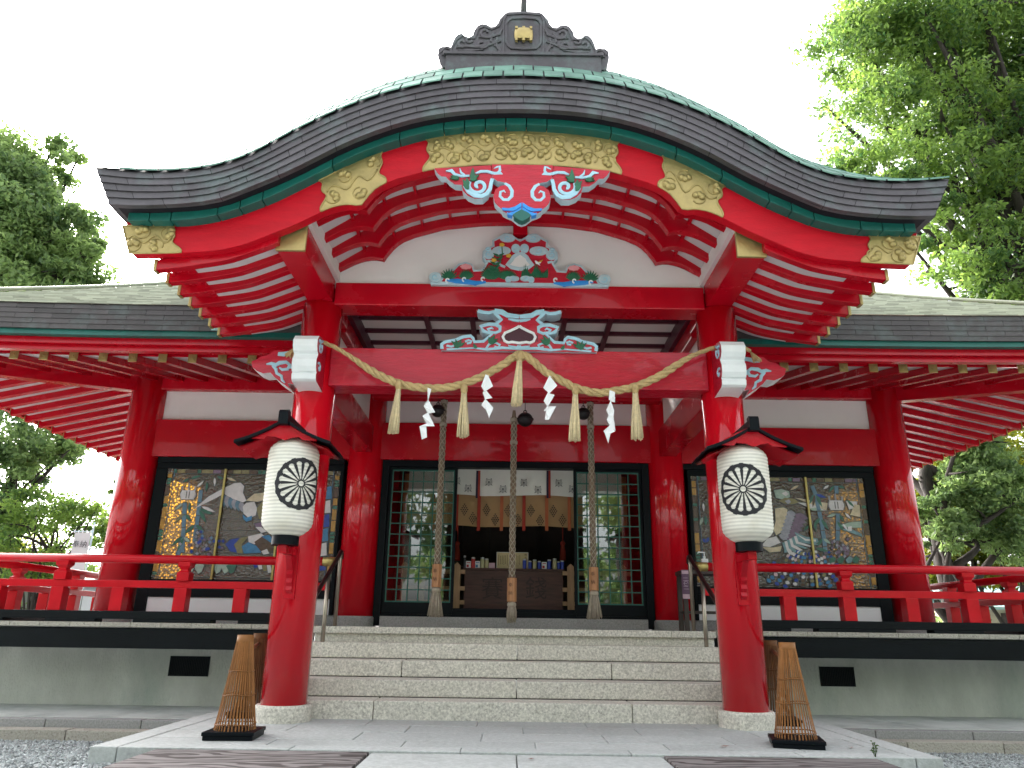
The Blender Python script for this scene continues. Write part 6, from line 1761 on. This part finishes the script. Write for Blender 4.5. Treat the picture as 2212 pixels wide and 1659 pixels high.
# ================================================================== TREES
LEAFK = 1.0
def leaves_mesh(name, clumps, per, size, m_, parent, seed, flat=.75):
    """clumps: list of (centre, radius xyz); per: leaves per clump"""
    rng = np.random.default_rng(seed)
    cs = []; rnd_ = []
    for (c, r, tone) in clumps:
        n = int(per * max(.30, (r[0] * r[1] * r[2]) ** (2 / 3)) * LEAFK)
        d = rng.normal(size=(n, 3)); d /= np.linalg.norm(d, axis=1)[:, None]
        rad_ = rng.random(n) ** .45
        p = np.array(c) + d * rad_[:, None] * np.array(r)
        cs.append(p); rnd_.append(np.clip(tone + rng.normal(0, .22, n), 0, 1))
    P = np.concatenate(cs); T = np.concatenate(rnd_); n = len(P)
    nrm = rng.normal(size=(n, 3)) * np.array([1, 1, .8]) + np.array([0, 0, .6]); nrm /= np.linalg.norm(nrm, axis=1)[:, None]
    a = rng.normal(size=(n, 3)); a -= nrm * np.sum(a * nrm, 1)[:, None]; a /= np.linalg.norm(a, axis=1)[:, None]
    b = np.cross(nrm, a)
    L = size * rng.uniform(.6, 1.35, n)[:, None]; W = L * .42
    fold = nrm * (W * .35)
    V = np.stack([P - a * L, P + b * W + fold - a * L * .1, P + a * L, P - b * W + fold - a * L * .1], 1).reshape(-1, 3)
    me = bpy.data.meshes.new(name)
    me.vertices.add(4 * n); me.vertices.foreach_set('co', V.ravel())
    me.loops.add(4 * n); me.loops.foreach_set('vertex_index', np.arange(4 * n))
    me.polygons.add(n); me.polygons.foreach_set('loop_start', np.arange(0, 4 * n, 4)); me.polygons.foreach_set('loop_total', np.full(n, 4))
    me.materials.append(m_)
    at_ = me.attributes.new('rnd', 'FLOAT', 'FACE'); at_.data.foreach_set('value', T.astype(np.float32))
    me.update(); me.validate()
    o = bpy.data.objects.new(name, me); COL.objects.link(o)
    if parent is not None:
        o.parent = parent; o.matrix_parent_inverse = Matrix.Translation(-WORLD[parent.name])
    return o
LF1 = leaf_mat('camphor_leaf', (.055, .105, .042), (.215, .305, .105), .48)
LF2 = leaf_mat('zelkova_leaf', (.038, .090, .028), (.18, .275, .06), .5)
LF3 = leaf_mat('yellow_green_leaf', (.06, .10, .018), (.24, .26, .03), .5)
def tree(lab, base, trunk_top, r0, crown, nclump, per, size, lm, seed, group='trees round the shrine', tone=(.15, .85), limbs=7, kind='tree'):
    """crown: list of ellipsoids (centre, radii); clumps are scattered in their outer shells"""
    t = thing(kind, lab, 'tree', base, group)
    rng = random.Random(seed)
    m = MB()
    b = np.array(base, float); tp = np.array(trunk_top, float)
    mid_ = (b + tp) / 2 + np.array([rng.uniform(-.25, .25), rng.uniform(-.2, .2), 0]) * r0 * 2
    pth = [b, b + (mid_ - b) * .12, mid_, tp]
    sp = spline(pth, 6)
    m.tube(sp, [r0 * (1.45 if i == 0 else 1.0 - .5 * i / (len(sp) - 1)) for i in range(len(sp))], 14)
    cl = []
    tot = sum(r[0] * r[1] * r[2] for _, r in crown)
    for (c, r) in crown:
        k = max(3, int(nclump * r[0] * r[1] * r[2] / tot))
        for i in range(k):
            while True:
                d = np.array([rng.uniform(-1, 1) for _ in range(3)])
                q = np.linalg.norm(d)
                if .35 < q < 1: break
            p = np.array(c) + d * np.array(r) * .92
            s = rng.uniform(.55, 1.15)
            rr = np.array([s, s, s * rng.uniform(.45, .75)]) * ((r[0] * r[1] * r[2]) ** (1 / 3) * .46)
            cl.append((p, rr, rng.uniform(*tone)))
        for i in range(max(2, int(limbs * r[0] * r[1] * r[2] / tot))):
            e = cl[-1 - i * 2 if i * 2 < k else -1][0]
            st_ = sp[rng.randrange(len(sp) // 2, len(sp))]
            md = (np.array(st_) + e) / 2 + np.array([rng.uniform(-.4, .4), rng.uniform(-.4, .4), rng.uniform(-.2, .5)])
            br = spline([st_, md, e], 5)
            m.tube(br, [r0 * .42 * (1 - .85 * j / (len(br) - 1)) for j in range(len(br))], 8)
            for j2 in range(3):
                s2 = br[rng.randrange(3, len(br))]; e2 = np.array(s2) + np.array([rng.gauss(0, 1), rng.gauss(0, 1), rng.gauss(.2, .6)]) * min(r) * .35
                m.tube([s2, (np.array(s2) + e2) / 2 + rng.uniform(-.1, .1), e2], [r0 * .14, r0 * .09, r0 * .03], 5)
    m.build('trunk', BARK, t, recalc=False)
    leaves_mesh('crown', cl, per, size, lm, t, seed)
    return t
def shrub(lab, base, r, lm, seed, size=.07, per=420):
    t = thing('shrub', lab, 'shrub', base, 'shrubs beyond the railings')
    rng = random.Random(seed)
    cl = []
    for i in range(16):
        a = rng.uniform(0, 6.28); q = math.sqrt(rng.random()); cl.append(((base[0] + r[0] * q * math.cos(a) * .8, base[1] + r[1] * q * math.sin(a) * .8, base[2] + r[2] * rng.uniform(.2, .95)), np.array([.3, .3, .26]) * r[2] * rng.uniform(.6, 1.1), rng.uniform(.1, .9)))
    m = MB()
    for i in range(6): m.tube([base, (base[0] + rng.uniform(-.5, .5) * r[0], base[1] + rng.uniform(-.4, .4) * r[1], base[2] + r[2] * .8)], [.03, .012], 5)
    m.build('stems', BARK, t, recalc=False)
    leaves_mesh('foliage', cl, per, size, lm, t, seed)
GZ = -.3
# left: tall camphor above the roof and lower trees under the eave
tree('tall dense camphor tree rising above the left end of the hall roof', (-17.5, 13.5, GZ), (-16.8, 13.2, 8.5), .5,
     [((-17.0, 13.0, 14.2), (2.1, 2.0, 1.7)), ((-15.3, 13.3, 15.2), (.9, .9, 1.0)), ((-16.4, 13.0, 12.6), (2.6, 2.0, 1.7)), ((-14.6, 13.0, 12.3), (1.4, 1.2, 1.2)), ((-13.7, 13.0, 11.2), (1.2, 1.1, .95)), ((-15.4, 13.0, 10.8), (1.9, 1.6, 1.2)), ((-13.9, 13.0, 9.7), (1.7, 1.5, 1.0)), ((-16.0, 13, 9.6), (1.8, 1.6, 1.2)), ((-13.1, 13, 10.3), (.95, .9, .75)), ((-13.9, 13, 12.6), (1.1, 1.0, .9)), ((-13.3, 13, 11.5), (.9, .9, .8)), ((-14.6, 13.2, 15.0), (.7, .7, .8)), ((-12.7, 13, 9.5), (.8, .8, .6))], 420, 520, .098, LF1, 11, limbs=16, tone=(.25, .95))
tree('dark leafy tree under the left eave', (-12.6, 10.5, GZ), (-12.2, 10.3, 4.2), .22, [((-12.0, 10.2, 5.3), (1.5, 1.1, .9)), ((-12.6, 10.2, 4.4), (1.2, 1.0, .7)), ((-11.2, 10.0, 4.8), (.9, .8, .5)), ((-13.2, 10.3, 3.4), (1.2, 1.0, .9))], 110, 460, .075, LF1, 21)
tree('thin branching tree behind the banner with sky showing through its crown', (-10.9, 9.6, GZ), (-10.4, 9.7, 2.4), .09, [((-10.6, 9.6, 3.3), (1.1, .9, .55)), ((-9.75, 9.7, 3.0), (.9, .7, .45)), ((-9.2, 9.8, 2.7), (.6, .6, .35)), ((-11.1, 9.5, 2.3), (1.0, .8, .6)), ((-9.5, 9.9, 3.75), (.26, .3, .36)), ((-10.2, 9.6, 1.9), (.8, .6, .55)), ((-12.0, 9.8, 2.9), (1.0, .8, .5))], 130, 380, .056, LF2, 23, limbs=26, tone=(.3, .95))
tree('yellow green tree at the far left beyond the railing', (-13.6, 11.5, GZ), (-13.2, 11.4, 1.8), .12, [((-12.6, 11.4, 2.4), (1.2, 1, .9)), ((-13.6, 11.4, 3.0), (1.2, 1, 1.0))], 60, 560, .07, LF3, 25, tone=(.4, 1))
# right: the big zelkova over the roof, evergreens and trunks under the eave
tree('huge spreading zelkova tree reaching over the right side of the hall roof', (16.2, 12.0, GZ), (14.4, 10.0, 12.5), .5,
     [((9.6, 9.0, 16.5), (1.5, 1.6, 1.3)), ((11.6, 9.2, 17.2), (2.2, 2.0, 1.9)), ((14.0, 9.4, 17.0), (2.0, 2.0, 2.0)), ((9.4, 9.0, 14.3), (1.5, 1.5, 1.0)), ((11.6, 9.2, 14.6), (1.8, 1.7, 1.2)), ((13.6, 9.2, 14.2), (1.9, 1.7, 1.4)), ((9.5, 9.0, 12.7), (1.6, 1.5, .9)), ((11.6, 9.1, 12.4), (1.7, 1.5, 1.0)), ((13.6, 9.2, 11.9), (1.9, 1.7, 1.2)), ((11.0, 9.0, 10.7), (1.2, 1.2, .85)), ((12.8, 9.2, 10.1), (1.7, 1.5, 1.0)), ((11.2, 9.0, 9.2), (1.4, 1.1, .8)), ((9.3, 9.0, 12.1), (1.2, 1.0, .7)), ((10.3, 9.0, 11.7), (1.2, 1.1, .7)), ((12.4, 9.2, 9.2), (1.3, 1.1, .8)), ((12.8, 9.2, 8.6), (1.4, 1.2, .7)), ((15.5, 9.6, 15), (2.2, 2.2, 3.0))], 600, 500, .080, LF2, 31, limbs=60, tone=(.2, .9))
tree('broad dark evergreen with a thick trunk behind the right railing', (9.75, 9.4, GZ), (9.55, 9.3, 4.6), .27, [((9.7, 8.8, 3.5), (.9, .7, .6)), ((10.6, 9.0, 4.2), (1.1, .9, .8)), ((9.5, 8.6, 2.9), (.8, .5, .4)), ((11.2, 9.2, 3.2), (1.1, .9, .8)), ((9.9, 8.6, 1.2), (.4, .4, .4)), ((10.1, 9.2, 5.4), (1.2, 1.0, .7))], 170, 560, .068, LF1, 33, limbs=18, tone=(.2, .85))
tree('leaning dark trunk with yellow green leaves at the right edge', (11.0, 10.0, GZ), (12.7, 10.4, 3.6), .13, [((11.9, 10.4, 5.2), (1.6, 1.0, .9)), ((13.2, 10.4, 4.0), (1.4, 1, 1.0)), ((12.4, 10.6, 2.2), (1.3, .9, .7)), ((11.5, 10.5, 3.4), (1.2, .9, .8))], 130, 540, .075, LF3, 35, limbs=16, tone=(.2, .9))
tree('slim leaning trunk between the evergreen and the right edge', (10.4, 10.4, GZ), (11.3, 10.8, 3.0), .12, [((10.7, 11.0, 2.5), (1.0, .8, .7)), ((11.6, 11.2, 4.4), (1.3, 1.0, .9)), ((10.4, 11.2, 4.0), (1.1, .9, .8))], 100, 540, .075, LF3, 37, limbs=14)
shrub('bright green shrub at the far left behind the railing', (-11.9, 9.6, GZ), (1.3, .9, 1.2), LF3, 41)
shrub('dark green shrub behind the banner', (-9.7, 10.4, GZ), (1.2, .8, 1.5), LF1, 42)
shrub('dark green shrub left of the banner', (-13.2, 12.4, GZ), (1.6, .9, 1.9), LF1, 45)
shrub('yellow green shrub at the far right behind the railing', (11.6, 9.0, GZ), (1.3, .8, 1.0), LF3, 43)
shrub('dark green shrub beside the thick trunk on the right', (10.4, 10.6, GZ), (1.2, .8, 1.6), LF1, 44)
# wood behind the photographer, seen only as reflections in the glass and the lacquer
rng = random.Random(77)
cl = []
for i in range(190):
    x = rng.uniform(-28, 28)
    cl.append(((x, -24 + rng.uniform(-3, 3), rng.uniform(1, 13 + 3 * math.sin(x * .6) + 2 * math.sin(x * 1.7))), np.array([1.6, 1.2, 1.2]) * rng.uniform(.6, 1.25), rng.uniform(0, .8)))
for i in range(150):                                  # unseen side trees, added with sky gaps to streak reflections and darken the sides
    s = rng.choice((-1, 1)); y = rng.uniform(-24, -1.5)
    if 1.2 < (y * .45) % 2.6 < 1.9: continue
    cl.append(((s * (15 + rng.uniform(-1.5, 4)), y, rng.uniform(.8, 9 + 2.5 * math.sin(y))), np.array([1.4, 1.3, 1.2]) * rng.uniform(.6, 1.25), rng.uniform(0, .8)))
o = leaves_mesh('offscreen_wood', cl, 150, .28, LF1, None, 78)
struct(o, 'stuff')
